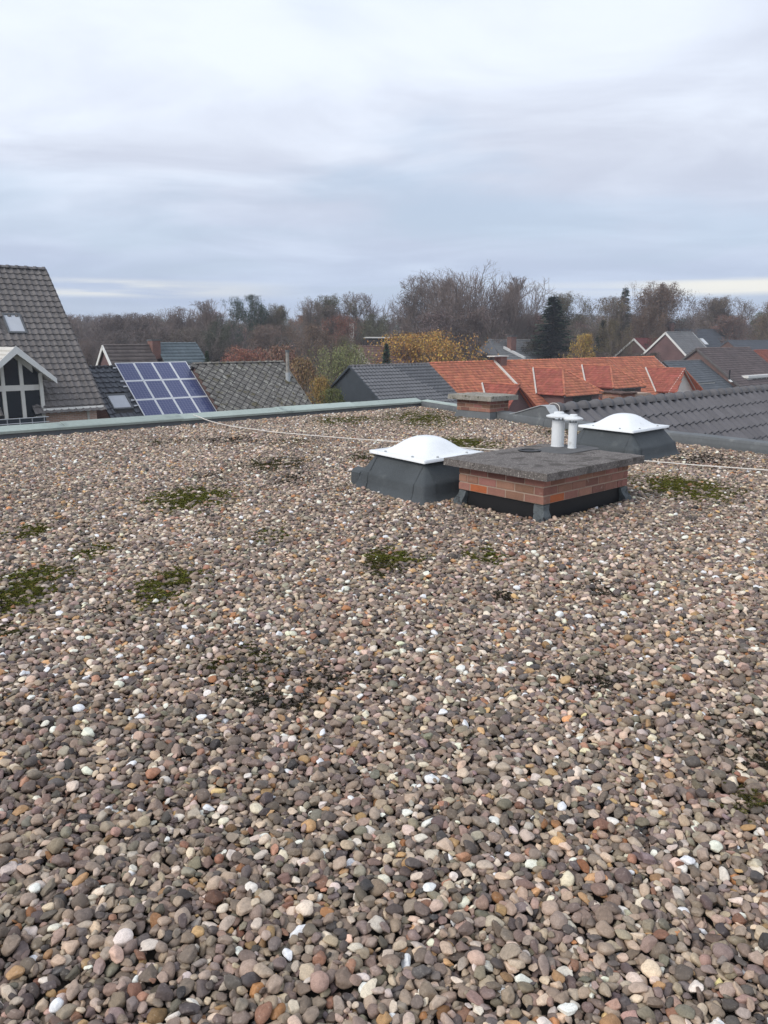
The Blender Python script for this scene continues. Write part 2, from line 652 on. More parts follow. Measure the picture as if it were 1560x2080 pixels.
# wide uneven patches of more weathered stones
lowf = np.array([mnoise.noise(Vector((x * .55, y * .55, 3.3))) for x, y in zip(px_[::1], py_[::1])])
pcol *= (1 + .20 * lowf)[:, None]
pcol *= (1 - .55 * darkw * RNG.uniform(.5, 1, len(px_)))[:, None]
gm = (mossw * RNG.uniform(0, 1, len(px_)))[:, None]
pcol = pcol * (1 - .6 * gm) + np.array([(.05, .065, .02)]) * .6 * gm
pcol = np.clip(pcol * np.array([(1.0, .915, .85)]), .01, .80)
print('pebbles', len(px_))

m_stone = attr_mat('pebble_stone', rough=.62)
m_leaf = attr_mat('leaf', rough=.8, stone=False)
m_moss = attr_mat('moss', rough=1.0, stone=False)


def stone_mesh(seed, sub):
    rs = np.random.default_rng(seed)
    bm = bmesh.new()
    bmesh.ops.create_icosphere(bm, subdivisions=sub, radius=1)
    pts = np.array([v.co[:] for v in bm.verts])
    angular = rs.uniform(0, 1) ** .65
    for _ in range(int(3 + 8 * angular)):
        n = rs.normal(0, 1, 3); n /= np.linalg.norm(n)
        dcut = rs.uniform(.52, .82) if angular > .4 else rs.uniform(.72, .92)
        s = pts @ n
        over = np.maximum(s - dcut, 0)
        pts -= (over * (.92 if angular > .5 else .75))[:, None] * n
    off = Vector(rs.uniform(0, 50, 3))
    dsp = np.array([mnoise.noise(Vector(p) * 1.3 + off) * .15 + mnoise.noise(Vector(p) * 3.1 + off) * (.03 + .05 * angular) for p in pts])
    pts *= (1 + dsp)[:, None]
    pts -= pts.mean(axis=0)
    pts /= np.abs(pts).max(axis=0)[None, :] * 1.0
    for v, p in zip(bm.verts, pts):
        v.co = p
    me = bpy.data.meshes.new('pebble')
    bm.to_mesh(me); bm.free()
    me.polygons.foreach_set('use_smooth', [True] * len(me.polygons))
    me.materials.append(m_stone)
    return me


NSH = 28
near_me = [stone_mesh(100 + i, 4 if i < 0 else 3) for i in range(NSH)]
far_me = [stone_mesh(100 + i, 2) for i in range(NSH)]


def proto_collection(name, meshes):
    c = bpy.data.collections.new(name)
    for i, me in enumerate(meshes):
        c.objects.link(bpy.data.objects.new('%s_%03d' % (name, i), me))
    return c


def scatter(name, P, ROT, SCL, IDX, COLR, coll, parent=None):
    me = bpy.data.meshes.new(name)
    n = len(P)
    me.vertices.add(n)
    me.vertices.foreach_set('co', np.asarray(P, dtype=np.float32).ravel())
    for nm, tp, arr, key in (('rot', 'FLOAT_VECTOR', ROT, 'vector'), ('scl', 'FLOAT_VECTOR', SCL, 'vector'), ('idx', 'INT', IDX, 'value')):
        a_ = me.attributes.new(nm, tp, 'POINT')
        a_.data.foreach_set(key, np.asarray(arr, dtype=np.int32 if tp == 'INT' else np.float32).ravel())
    a_ = me.attributes.new('col', 'FLOAT_COLOR', 'POINT')
    a_.data.foreach_set('color', np.concatenate([COLR, np.ones((n, 1))], axis=1).astype(np.float32).ravel())
    o = bpy.data.objects.new(name, me)
    COL.objects.link(o)
    if parent:
        o.parent = parent
    ng = bpy.data.node_groups.new(name + '_scatter', 'GeometryNodeTree')
    ng.interface.new_socket('Geometry', in_out='INPUT', socket_type='NodeSocketGeometry')
    ng.interface.new_socket('Geometry', in_out='OUTPUT', socket_type='NodeSocketGeometry')
    N = ng.nodes.new; L = ng.links.new
    gi, go = N('NodeGroupInput'), N('NodeGroupOutput')
    ip = N('GeometryNodeInstanceOnPoints')
    cinf = N('GeometryNodeCollectionInfo'); cinf.inputs['Collection'].default_value = coll
    cinf.inputs['Separate Children'].default_value = True; cinf.inputs['Reset Children'].default_value = True
    L(gi.outputs[0], ip.inputs['Points']); L(cinf.outputs[0], ip.inputs['Instance'])
    ip.inputs['Pick Instance'].default_value = True
    for nm, tp, sock in (('idx', 'INT', 'Instance Index'), ('rot', 'FLOAT_VECTOR', 'Rotation'), ('scl', 'FLOAT_VECTOR', 'Scale')):
        na = N('GeometryNodeInputNamedAttribute'); na.data_type = tp; na.inputs['Name'].default_value = nm
        L(na.outputs[0], ip.inputs[sock])
    L(ip.outputs[0], go.inputs[0])
    md = o.modifiers.new('scatter', 'NODES'); md.node_group = ng
    o['kind'] = 'stuff'
    return o


def euler_for(i, flip):
    """matrix of a settled stone: long axis at ang, surface tilted by tx, ty"""
    n = Vector((-tx[i], -ty[i], 1)).normalized()
    x = Vector((math.cos(ang[i]), math.sin(ang[i]), 0)); x = (x - n * x.dot(n)).normalized()
    y = n.cross(x)
    if flip & 1:
        x, y = -x, -y
    if flip & 2:
        y, n = -y, -n
    return Matrix((x, y, n)).transposed().to_euler()


rot_i = np.zeros((NST, 4, 3))
for i in keep:
    for fl in range(4):
        rot_i[i, fl] = euler_for(i, fl)[:]
flip = RNG.integers(0, 4, len(px_))
PR = rot_i[pi_, flip]
PS = np.stack([sa[pi_], sb[pi_], sc_[pi_]], 1) * 1.06
PP = np.stack([px_, py_, sz[pi_]], 1)
PID = RNG.integers(0, NSH, len(px_))
# keep pebbles out of the things that stand on the roof (filled in below)
KEEPOUT = []        # (corner, a, b) parallelograms


def outside_keepouts(x, y):
    ok = np.ones(len(x), bool)
    for o_, a_, b_ in KEEPOUT:
        det = a_.x * b_.y - a_.y * b_.x
        rx, ry = x - o_.x, y - o_.y
        s = (rx * b_.y - ry * b_.x) / det
        t = (a_.x * ry - a_.y * rx) / det
        ok &= ~((s > 0) & (s < 1) & (t > 0) & (t < 1))
    return ok


def lay_gravel():
    ok = outside_keepouts(px_, py_)
    vis = np.abs(px_) < .5 * py_ * 1.02
    depth = py_ * CP + EYE * SP
    down = 1040 - F * (py_ * SP - EYE * CP) / depth
    size = sa[pi_] * sb[pi_] / depth ** 2 * np.minimum(cnt[pi_] * RES * RES / (math.pi * sa[pi_] * sb[pi_]), 1)
    cand = np.where(ok & vis & (down < 2070) & (np.abs(px_ / depth * F) < 770))[0]
    top = cand[np.argsort(-size[cand])[:300]]
    for j in top:
        M4 = Matrix.LocRotScale(Vector(PP[j]), Euler(PR[j]), Vector(PS[j]))
        o = piece('pebble', near_me[PID[j]], M4, fb)
        o['col'] = [float(v) for v in pcol[j]]
    ok[top] = False
    near = ok & (py_ < 4.6)
    far = ok & (py_ >= 4.6)
    cn = proto_collection('pebble_near', near_me)
    cf = proto_collection('pebble_far', far_me)
    for nm, s, c in (('gravel', near, cn), ('gravel', far, cf)):
        o = scatter(nm, PP[s], PR[s], PS[s], PID[s], pcol[s], c, fb)
        o['label'] = 'mixed round pebbles covering the flat roof'


def tuft_mesh(seed):
    rs = np.random.default_rng(seed)
    vs, fs = [], []
    for k in range(26):
        a = rs.uniform(0, 2 * math.pi); rad = rs.uniform(0, .75)
        base = np.array([math.cos(a) * rad, math.sin(a) * rad, -.15])
        lean = np.array([math.cos(a) * rad * .6 + rs.normal(0, .25), math.sin(a) * rad * .6 + rs.normal(0, .25), rs.uniform(.35, .9) * (1.1 - rad * .6)])
        s = np.cross(lean, rs.normal(0, 1, 3)); s /= np.linalg.norm(s) + 1e-6
        s *= rs.uniform(.12, .22)
        i0 = len(vs)
        vs += [tuple(base - s), tuple(base + s), tuple(base + lean * .6 + s * 1.1), tuple(base + lean * 1.0), tuple(base + lean * .6 - s * 1.1)]
        fs += [(i0, i0 + 1, i0 + 2, i0 + 3, i0 + 4)]
    me = bpy.data.meshes.new('moss_tuft')
    me.from_pydata(vs, [], fs); me.materials.append(m_moss)
    return me


def lay_moss():
    tm = [tuft_mesh(40 + i) for i in range(6)]
    P, S, Cc = [], [], []
    for (c, rx, ry, kd, st) in MP:
        n = int(min(16000, math.pi * rx * ry * (17000, 12000, 8000)[kd] * st + 80))
        q = RNG.normal(0, .55, (n, 2)) * np.array([rx, ry]) + np.array([c.x, c.y])
        nz = np.array([mnoise.noise(Vector((a * 7, b_ * 7, kd + c.x))) + .6 * mnoise.noise(Vector((a * 19, b_ * 19, kd))) for a, b_ in q])
        q = q[nz > .04 - .25 * (st - .5)]
        h = gravel_h(q[:, 0], q[:, 1])
        ok = (h < .012 + RNG.uniform(-.008, .006, len(q))) & inside_roof(q[:, 0], q[:, 1], .05) & outside_keepouts(q[:, 0], q[:, 1])
        q, h = q[ok], h[ok]
        P.append(np.column_stack([q, h + (.0035, .0025, .0015)[kd]]))
        sz_ = RNG.uniform(.007, .013, len(q)) * (1.35 if kd == 0 else 1.1)
        S.append(np.column_stack([sz_, sz_, sz_ * RNG.uniform(.45, .75, len(q))]))
        colr = np.array({0: (.118, .115, .024), 1: (.070, .064, .022), 2: (.042, .036, .024)}[kd])
        Cc.append(colr[None, :] * np.exp(RNG.normal(0, .25, (len(q), 1))) * (1 + RNG.normal(0, .06, (len(q), 3))))
    P = np.concatenate(P); S = np.concatenate(S); Cc = np.clip(np.concatenate(Cc), .003, .5)
    rot = np.column_stack([RNG.normal(0, .2, len(P)), RNG.normal(0, .2, len(P)), RNG.uniform(0, 6.28, len(P))])
    o = scatter('moss', P, rot, S, RNG.integers(0, 6, len(P)), Cc, proto_collection('moss_tuft', tm), fb)
    o['label'] = 'green and dark moss growing between the pebbles'


# ================================================================== parapets
m_zinc = mat('zinc_coping', (.36, .42, .38), rough=.65, var=.2, scale=1.2, fine=14, rnd=.16, spec=.35, metal=.0,
             spots=[((.22, .26, .245), 3.0, .56, .72)])
m_lead = mat('lead_upstand', (.135, .145, .15), rough=.65, var=.2, scale=2, fine=20, spots=[((.20, .21, .21), 4, .58, .7)])
m_leadl = mat('lead_light', (.42, .44, .45), rough=.5, var=.2, scale=5, fine=20)
pr = root('parapet_wall', C0 - U * 9, 'low parapet with pale green zinc coping along the left edge of the gravel roof', 'parapet')
seg, lng = 2.03, 26.0
b = MB()
b.box(C0 - U * lng + W * .02 - Z3 * .1, U * (lng + .02), W * .16, Z3 * .195)
b.build('upstand', m_lead, pr)
k = 0
t0 = 0.0
while t0 < lng:
    l = min(seg * random.uniform(.94, 1.06), lng - t0)
    e = C0 - U * (t0 - .05) + W * -.015
    sag = random.uniform(-.006, .008)
    lift = .010 if k % 2 else 0.0
    prof = [(-.005, .075 + sag), (-.012, .115 + sag), (.015, .122 + lift + sag), (.235, .178 + lift), (.24, .10), (.225, .10), (.222, .165 + lift), (.017, .110 + lift + sag)]
    P0 = [e + W * a + Z3 * (z + random.uniform(-.002, .002)) for a, z in prof]
    b = MB()
    b.prism(P0, -U * (l + .035))
    b.build('coping', m_zinc, pr)
    t0 += l
    k += 1

# right hand edge: low upstand along the neighbouring roof
pr2 = root('edge_upstand', E3, 'low dark lead upstand along the right edge beside the tiled roof', 'parapet')
for a, c in zip(EDGE[:-1], EDGE[1:]):
    dd = (c - a).normalized(); nn = Vector((-dd.y, dd.x, 0))     # outwards
    if nn.dot(U) < 0:
        nn = -nn
    L_ = (c - a).length
    n_ = max(1, int(L_ / 1.6))
    for i in range(n_):
        p = a + dd * (L_ * i / n_); l = L_ / n_
        b = MB()
        h0 = .135 + random.uniform(-.006, .006)
        prof = [(0, -.09), (.0, .05), (.012, h0 - .015), (.03, h0), (.16, h0 + .012), (.16, -.09)]
        b.prism([p + nn * (x + random.uniform(-.003, .003)) + Z3 * z for x, z in prof], dd * (l + .012))
        b.build('lead_strip', m_lead, pr2)
        b = MB()
        b.prism([p + nn * x + Z3 * z for x, z in [(.008, h0 - .03), (.022, h0 + .006), (.17, h0 + .02), (.17, h0 + .014), (.028, h0 - .001), (.014, h0 - .03)]], dd * (l + .01))
        b.build('edge_trim', m_zinc if a is C0 else m_lead, pr2)

# ================================================================== dome rooflights
m_dome = mat('white_acrylic', (.86, .88, .88), rough=.22, var=.05, scale=5, spec=.5, spots=[((.66, .68, .66), 9, .60, .80)])
m_bit = mat('bitumen_membrane', (.068, .077, .082), rough=.72, var=.28, scale=2.5, fine=60, bump=.002, spec=.3,
            spots=[((.10, .11, .11), 5, .56, .75)])
m_screw = mat('grey_cap', (.40, .41, .41), rough=.5)


def rooflight(label, f, ha, hb, la, lb, zt=.38, lap=True, seed=1):
    rs = random.Random(seed)
    A, B = hd(ha), hd(hb)
    r = root('dome_rooflight', f + A * la / 2 + B * lb / 2, label, 'rooflight', 'domed rooflights on the gravel roof')

    def ring(off, z, n=7, wob=.004):
        # round the rectangle with a small corner chamfer
        a0, a1, b0, b1 = -off, la + off, -off, lb + off
        c = .03 if off > 0 else .012
        pts = []
        for (p, q) in (((a0 + c, b0), (a1 - c, b0)), ((a1, b0 + c), (a1, b1 - c)), ((a1 - c, b1), (a0 + c, b1)), ((a0, b1 - c), (a0, b0 + c))):
            for i in range(n):
                t = i / (n - 1)
                pts.append(f + A * (p[0] + (q[0] - p[0]) * t) + B * (p[1] + (q[1] - p[1]) * t) + Z3 * (z + rs.uniform(-wob, wob)) + A * rs.uniform(-wob, wob) + B * rs.uniform(-wob, wob))
        return pts
    b = MB()
    prof = [(.24, -.06), (.19, -.01), (.155, .025), (.135, .07), (.125, .135), (.115, .165), (.09, .185), (.045, .25), (-.01, .315), (-.03, zt - .015)]
    n = None
    vs, fs = [], []
    for (off, z) in prof:
        rg = ring(off, z)
        n = len(rg)
        vs += rg
    for i in range(len(prof) - 1):
        for j in range(n):
            fs.append((i * n + j, i * n + (j + 1) % n, (i + 1) * n + (j + 1) % n, (i + 1) * n + j))
    b.add(vs, fs)
    curb = b.build('curb', m_bit, r, smooth=True)
    # welded laps of the membrane: thin strips that follow the curb
    for (side, t) in (('a', .93), ('b', .06), ('a', .03)):
        strip = MB()
        for i in range(1, len(prof) - 2):
            (o0, z0), (o1, z1) = prof[i], prof[i + 1]
            up = .006
            if side == 'a':
                q0 = f + A * (la * t) - B * (o0 + up); q1 = f + A * (la * t) - B * (o1 + up); d_ = A * .02
            else:
                q0 = f + B * (lb * t) - A * (o0 + up); q1 = f + B * (lb * t) - A * (o1 + up); d_ = B * .02
            strip.add([q0 + Z3 * z0, q0 + d_ + Z3 * z0, q1 + d_ + Z3 * z1, q1 + Z3 * z1], [(0, 1, 2, 3)])
        strip.build('membrane_seam', m_bit, curb)
    if lap:
        q = f + A * (la + .10) - B * .13
        b = MB()
        b.prism([q + Z3 * .0, q + Z3 * .135, q + Z3 * .165 + B * .03, q + B * .10 + Z3 * .18, q + B * .16], A * .16)
        b.build('membrane_flap', m_bit, r)
    # dome with a flat rim
    G = 28
    vs, fs = [], []
    o_ = .035
    for i in range(G + 1):
        for j in range(G + 1):
            s = -o_ + (la + 2 * o_) * i / G; t = -o_ + (lb + 2 * o_) * j / G
            ua = min(max(s / la, 0), 1); ub = min(max(t / lb, 0), 1)
            ea = min(ua, 1 - ua) / .5; eb = min(ub, 1 - ub) / .5
            ea = max(0, (ea - .08) / .92); eb = max(0, (eb - .08) / .92)
            sa_ = math.sin(ea * math.pi / 2); sb_ = math.sin(eb * math.pi / 2)
            e = min(sa_, sb_) * .35 + sa_ * sb_ * .65
            h = .158 * (e * e * (3 - 2 * e) * .6 + e * .4) if e > 0 else 0
            vs.append(f + A * s + B * t + Z3 * (zt + h))
    for i in range(G):
        for j in range(G):
            k0 = i * (G + 1) + j
            fs.append((k0, k0 + 1, k0 + G + 2, k0 + G + 1))
    b = MB().add(vs, fs)
    rim = [k for k in range(G + 1)] + [(i + 1) * (G + 1) - 1 for i in range(1, G + 1)] + [G * (G + 1) + j for j in range(G - 1, -1, -1)] + [i * (G + 1) for i in range(G - 1, 0, -1)]
    kk = len(b.v)
    b.v += [tuple(Vector(b.v[i]) - Z3 * .03) for i in rim]
    for i in range(len(rim)):
        b.f.append((rim[i], rim[(i + 1) % len(rim)], kk + (i + 1) % len(rim), kk + i)); b.mi.append(0)
    dm = b.build('dome', m_dome, r, smooth=True)
    for (s, t) in ((.25, -.002), (.78, -.002), (-.002, .25), (-.002, .78)):
        b = MB().lathe(f + A * (la * max(s, .025)) + B * (lb * max(t, .025)) + Z3 * zt, [(.013, -.005), (.013, .010), (.008, .014)], 10)
        b.build('screw_cap', m_screw, dm)
    KEEPOUT.append((f - A * .13 - B * .13, A * (la + .26), B * (lb + .26)))
    return r


rooflight('white domed rooflight on a dark curb just left of the brick chimney', Vector((.385, 7.33, 0)), -35, 45, .86, .84, seed=3)
rooflight('white domed rooflight behind the brick chimney beside the tiled roof', Vector((3.13, 9.80, 0)), -35, 46, .82, .90, lap=False, seed=5)

# ================================================================== low brick chimney with concrete slab
BR_COLS = [(.255, .115, .080), (.285, .135, .095), (.225, .105, .080), (.31, .14, .085), (.24, .125, .10)]
m_brick = mat('red_brick', (.285, .145, .108), rough=.9, var=.22, scale=9, fine=90, bump=.002, rnd=.30, hue=.03,
              spots=[((.33, .25, .20), 14, .60, .78)])
m_brick_o = mat('orange_brick', (.42, .13, .055), rough=.9, var=.2, scale=12, fine=90, bump=.002)
m_mortar = mat('mortar', (.40, .30, .235), rough=.95, var=.2, scale=10, fine=120)
m_slab = mat('weathered_concrete', (.150, .135, .125), rough=.95, var=.42, scale=7, fine=70, bump=.004,
             spots=[((.36, .33, .30), 75, .55, .64), ((.07, .06, .055), 50, .56, .66), ((.09, .08, .072), 5, .52, .62)])
m_black = mat('black_bitumen', (.012, .012, .013), rough=.55, var=.3, spec=.4)
m_pad = mat('grey_bitumen_pad', (.10, .115, .12), rough=.7, var=.35, scale=12, fine=50, bump=.006, spots=[((.03, .032, .035), 14, .52, .62)])


def brick_unit():
    bm = bmesh.new()
    bmesh.ops.create_cube(bm, size=1.0)
    bmesh.ops.bevel(bm, geom=list(bm.edges), offset=.03, segments=1, affect='EDGES')
    me = bpy.data.meshes.new('brick'); bm.to_mesh(me); bm.free()
    me.materials.append(m_brick)
    return me


BRICK = brick_unit()
BRICK_O = BRICK.copy(); BRICK_O.materials.clear(); BRICK_O.materials.append(m_brick_o)


def brick_box(r, f, A, B, la, lb, z0, courses, ch, bl=.20, bw=.095, j=.012, odd=0, skip=lambda *a: False, orange=()):
    """courses of single bricks round a rectangle, with a recessed mortar core"""
    core = MB().box(f + A * .006 + B * .006 + Z3 * (z0 + .003), A * (la - .012), B * (lb - .012), Z3 * (courses * ch - .006))
    core.build('mortar', m_mortar, r)
    for c in range(courses):
        zc = z0 + c * ch + ch / 2
        for side in range(4):
            D, Nn, ln, o_ = ((A, B, la, f), (B, A, lb, f), (A, -B, la, f + B * lb), (B, -A, lb, f + A * la))[side]
            # alternate courses give the corner to one side or the other
            st = 0.0 if (c + side + odd) % 2 == 0 else bw + j
            en = ln if (c + side + odd) % 2 == 0 else ln - (bw + j) * 1
            t = st
            first = True
            while t < en - .04:
                l = bl * (1.0 if not first or st == 0 else 1.0)
                l = min(l, en - t)
                if en - (t + l + j) < .05:
                    l = en - t
                p = o_ + D * (t + l / 2) + Nn * (bw / 2 + random.uniform(-.002, .0025)) + Z3 * zc
                if not skip(c, side, t):
                    me = BRICK_O if (c, side, int(t / bl)) in orange else BRICK
                    x = D * l; y = Nn * bw; z_ = Z3 * (ch - j)
                    piece('brick', me, frame(p, x, y, z_), r)
                t += l + j
                first = False


CA, CB = hd(-41), hd(47.5)
cf = Vector((1.345, 6.44, 0))                 # front corner of the brickwork
cla, clb = .98, 1.34
ch_ = root('low_brick_chimney', cf + CA * .49 + CB * .67, 'low red brick chimney under a wide weathered concrete slab in the middle of the roof', 'chimney')
BZ0 = .128
brick_box(ch_, cf, CA, CB, cla, clb, BZ0, 3, .076, orange={(0, 0, 3), (0, 1, 0)})
b = MB().box(cf + CA * .03 + CB * .03 + Z3 * -.08, CA * (cla - .06), CB * (clb - .06), Z3 * (BZ0 + .08))
b.build('black_membrane_base', m_black, ch_)
for (s, t) in ((0, 0), (1, 0), (0, 1), (1, 1)):
    p = cf + CA * (cla * s) + CB * (clb * t)
    ia = CA * (1 if s == 0 else -1); ib = CB * (1 if t == 0 else -1)
    vs = []
    for (k_, z) in ((.05, -.06), (.035, .03), (.005, .08), (-.004, BZ0 - .004)):
        q = p - (ia + ib) * k_
        w_ = .105 + .02 * (k_ > .03)
        vs += [q, q + ia * w_ * .9, q + ia * w_ + ib * w_, q + ib * w_ * .9]
        vs[-4:] = [v + Z3 * z + Vector((random.uniform(-.008, .008), random.uniform(-.008, .008), 0)) for v in vs[-4:]]
    fs = [(4 * i + j, 4 * i + (j + 1) % 4, 4 * i + 4 + (j + 1) % 4, 4 * i + 4 + j) for i in range(3) for j in range(4)] + [(12, 13, 14, 15)]
    MB().add(vs, fs).build('corner_pad', m_pad, ch_)
# slab with an uneven, slightly chipped edge
so = .105
sz0, sz1 = BZ0 + 3 * .076 + .002, BZ0 + 3 * .076 + .074
NG_ = 16
def slab_part(f0, A, B, la, lb, z0, z1, name, m, parent, amp=.006, seed=0, G=NG_):
    vs, fs = [], []
    idx = {}
    for layer, z in ((0, z0), (1, z1)):
        for i in range(G + 1):
            for j in range(G + 1):
                e = (i in (0, G)) or (j in (0, G))
                p = f0 + A * (la * i / G) + B * (lb * j / G)
                n1 = mnoise.noise(Vector((p.x * 14, p.y * 14, seed + layer * 3.1)))
                n2 = mnoise.noise(Vector((p.x * 14 + 9, p.y * 14, seed + layer * 3.1)))
                dz = (mnoise.noise(Vector((p.x * 9, p.y * 9, seed + 7))) * amp) if layer else 0
                q = p + Vector((n1, n2, 0)) * (amp if e else 0) + Z3 * (z + dz - (.008 if (e and layer) else 0))
                idx[(layer, i, j)] = len(vs); vs.append(q)
    for i in range(G):
        for j in range(G):
            fs.append((idx[1, i, j], idx[1, i + 1, j], idx[1, i + 1, j + 1], idx[1, i, j + 1]))
    fs.append(tuple([idx[0, i, 0] for i in range(G + 1)] + [idx[0, G, j] for j in range(1, G + 1)] + [idx[0, i, G] for i in range(G - 1, -1, -1)] + [idx[0, 0, j] for j in range(G - 1, 0, -1)]))
    for i in range(G):
        fs.append((idx[0, i, 0], idx[0, i + 1, 0], idx[1, i + 1, 0], idx[1, i, 0]))
        fs.append((idx[0, i, G], idx[0, i + 1, G], idx[1, i + 1, G], idx[1, i, G]))
        fs.append((idx[0, 0, i], idx[0, 0, i + 1], idx[1, 0, i + 1], idx[1, 0, i]))
        fs.append((idx[0, G, i], idx[0, G, i + 1], idx[1, G, i + 1], idx[1, G, i]))
    return MB().add(vs, fs).build(name, m, parent)


sf = cf - CA * so - CB * so
slab = slab_part(sf, CA, CB, cla + 2 * so, clb + 2 * so, sz0, sz1, 'concrete_slab', m_slab, ch_, seed=2)
# bitumen patch round the pipes and a shallow flue opening, a black disc standing for the hole
pb = Vector((1.77, 7.90, 0)); ps = Vector((1.885, 7.76, 0))
pc = (pb + ps) / 2 - CB * .08 - CA * .08
vs = []
K = 26
for k in range(K):
    a = 2 * math.pi * k / K
    e = 1 / max(abs(math.cos(a)), abs(math.sin(a))) ** .7
    rr = e * (1 + .12 * mnoise.noise(Vector((math.cos(a) * 2, math.sin(a) * 2, 4))))
    vs.append(pc + CB * (.33 * rr * math.cos(a)) + CA * (.21 * rr * math.sin(a)) + Z3 * (sz1 + .007))
vs += [v - Z3 * .02 + (v - pc).normalized() * .02 for v in vs]
fs = [tuple(range(K))] + [(k, (k + 1) % K, K + (k + 1) % K, K + k) for k in range(K)]
m_patch = mat('grey_bitumen_patch', (.115, .115, .115), rough=.85, var=.35, scale=8, fine=60, bump=.002)
MB().add(vs, fs).build('bitumen_patch', m_patch, slab)
fl = sf + CA * .70 + CB * .72
fl = on_z(1076, 916, sz1)
MB().lathe(fl, [(.10, sz1 - fl.z - .02), (.115, sz1 - fl.z + .010), (.088, sz1 - fl.z + .012), (.08, sz1 - fl.z + .004)], 20).build('flue_opening', m_black, slab)
KEEPOUT.append((cf - CA * .02 - CB * .02, CA * (cla + .04), CB * (clb + .04)))

m_pvc = mat('white_painted_pipe', (.74, .76, .76), rough=.45, var=.06, scale=8, fine=30, spots=[((.50, .50, .48), 9, .60, .75)])


def vent(label, p, rad, zb, zt, rc):
    r = root('vent_pipe', p + Z3 * zb, label, 'vent pipe', 'white vent pipes on the chimney slab')
    MB().lathe(p, [(rad * 1.04, zb - .004), (rad * 1.04, zb + .012), (rad, zb + .013), (rad, zt), (rad * .93, zt), (rad * .93, zt - .03)], 24).build('tube', m_pvc, r, smooth=False)
    for a in (.4, 2.5, 4.6):
        q = p + Vector((math.cos(a), math.sin(a), 0)) * rad * .8
        MB().box(q + Vector((-.006, -.006, zt - .02)), (.012, 0, 0), (0, .012, 0), (0, 0, .06)).build('cowl_bracket', m_screw, r)
    MB().lathe(p, [(rc * .97, zt + .028), (rc, zt + .034), (rc, zt + .044), (rc * .62, zt + .060), (rc * .42, zt + .062), (rc * .40, zt + .078), (rc * .36, zt + .082), (.004, zt + .083)], 28).build('cowl', m_pvc, r, smooth=False)


vent('thicker white vent pipe with round cowl, left one on the chimney slab', pb, .064, sz1 + .002, sz1 + .275, .125)
vent('thinner white vent pipe with round cowl, right one on the chimney slab', ps, .042, sz1 + .002, sz1 + .262, .095)

# ================================================================== brick chimney at the far corner
DA, DB = hd(-42), hd(48)
df = Vector((2.03, 14.98, 0))
dla, dlb = .86, .56
fc = root('corner_brick_chimney', df + DA * .4 + DB * .28, 'small brick chimney with a mossy concrete cap at the far corner of the roof', 'chimney')
MB().box(df + DA * .01 + DB * .01 - Z3 * .5, DA * (dla - .02), DB * (dlb - .02), Z3 * .63).build('chimney_base', m_lead, fc)
brick_box(fc, df, DA, DB, dla, dlb, .13, 3, .074, odd=1)
m_cap2 = mat('mossy_concrete', (.29, .27, .23), rough=.95, var=.4, scale=6, fine=60, bump=.004,
             spots=[((.40, .38, .34), 18, .58, .68), ((.09, .085, .045), 10, .55, .66)])
slab_part(df - DA * .13 - DB * .13, DA, DB, dla + .26, dlb + .26, .353, .452, 'chimney_cap', m_cap2, fc, amp=.012, seed=5)
vs = []
for k in range(4):
    pass
b = MB()
o_ = df - DA * .05 - DB * .05
for (x, y) in ((0, 0),):
    pr_ = [(.0, -.06), (.03, .06), (.05, .128)]
    ringsv = []
    for (ins, z) in pr_:
        ringsv += [o_ + DA * ins + DB * ins + Z3 * z, o_ + DA * (dla + .1 - ins) + DB * ins + Z3 * z, o_ + DA * (dla + .1 - ins) + DB * (dlb + .1 - ins) + Z3 * z, o_ + DA * ins + DB * (dlb + .1 - ins) + Z3 * z]
    b.add(ringsv, [(4 * i + j, 4 * i + (j + 1) % 4, 4 * i + 4 + (j + 1) % 4, 4 * i + 4 + j) for i in range(2) for j in range(4)])
b.build('lead_flashing', m_lead, fc)
KEEPOUT.append((o_, DA * (dla + .1), DB * (dlb + .1)))

# ================================================================== the white rope
m_rope = mat('white_rope', (.72, .68, .62), rough=.8, var=.1)
pts = []
A0 = C0 - U * along(C0, -U, 398) + Z3 * .16 - W * 0
cp = [(398, 846, .17), (425, 855, .10), (470, 866, .04), (560, 878, .03), (700, 890, .03), (830, 899, .03), (960, 911, .03), (1080, 919, .035), (1200, 929, .035), (1310, 936, .035), (1430, 946, .03), (1560, 955, .03), (1700, 968, .03)]
for (x, y, z) in cp:
    pts.append(on_z(x, y, z))
pts[0] = A0 + W * .08 + Z3 * .0
rp = MB()
dense = []
for i in range(len(pts) - 1):
    for k in range(6):
        t = k / 6
        q = pts[i].lerp(pts[i + 1], t)
        dense.append(q)
dense.append(pts[-1])
sm = [dense[0]] + [(dense[i - 1] + dense[i] * 2 + dense[i + 1]) / 4 for i in range(1, len(dense) - 1)] + [dense[-1]]
rp.tube(sm, .0075, 6)
lab(rp.build('rope', m_rope, smooth=True), 'thin white rope lying across the gravel from the left parapet to the right', 'rope')

lay_gravel()
lay_moss()

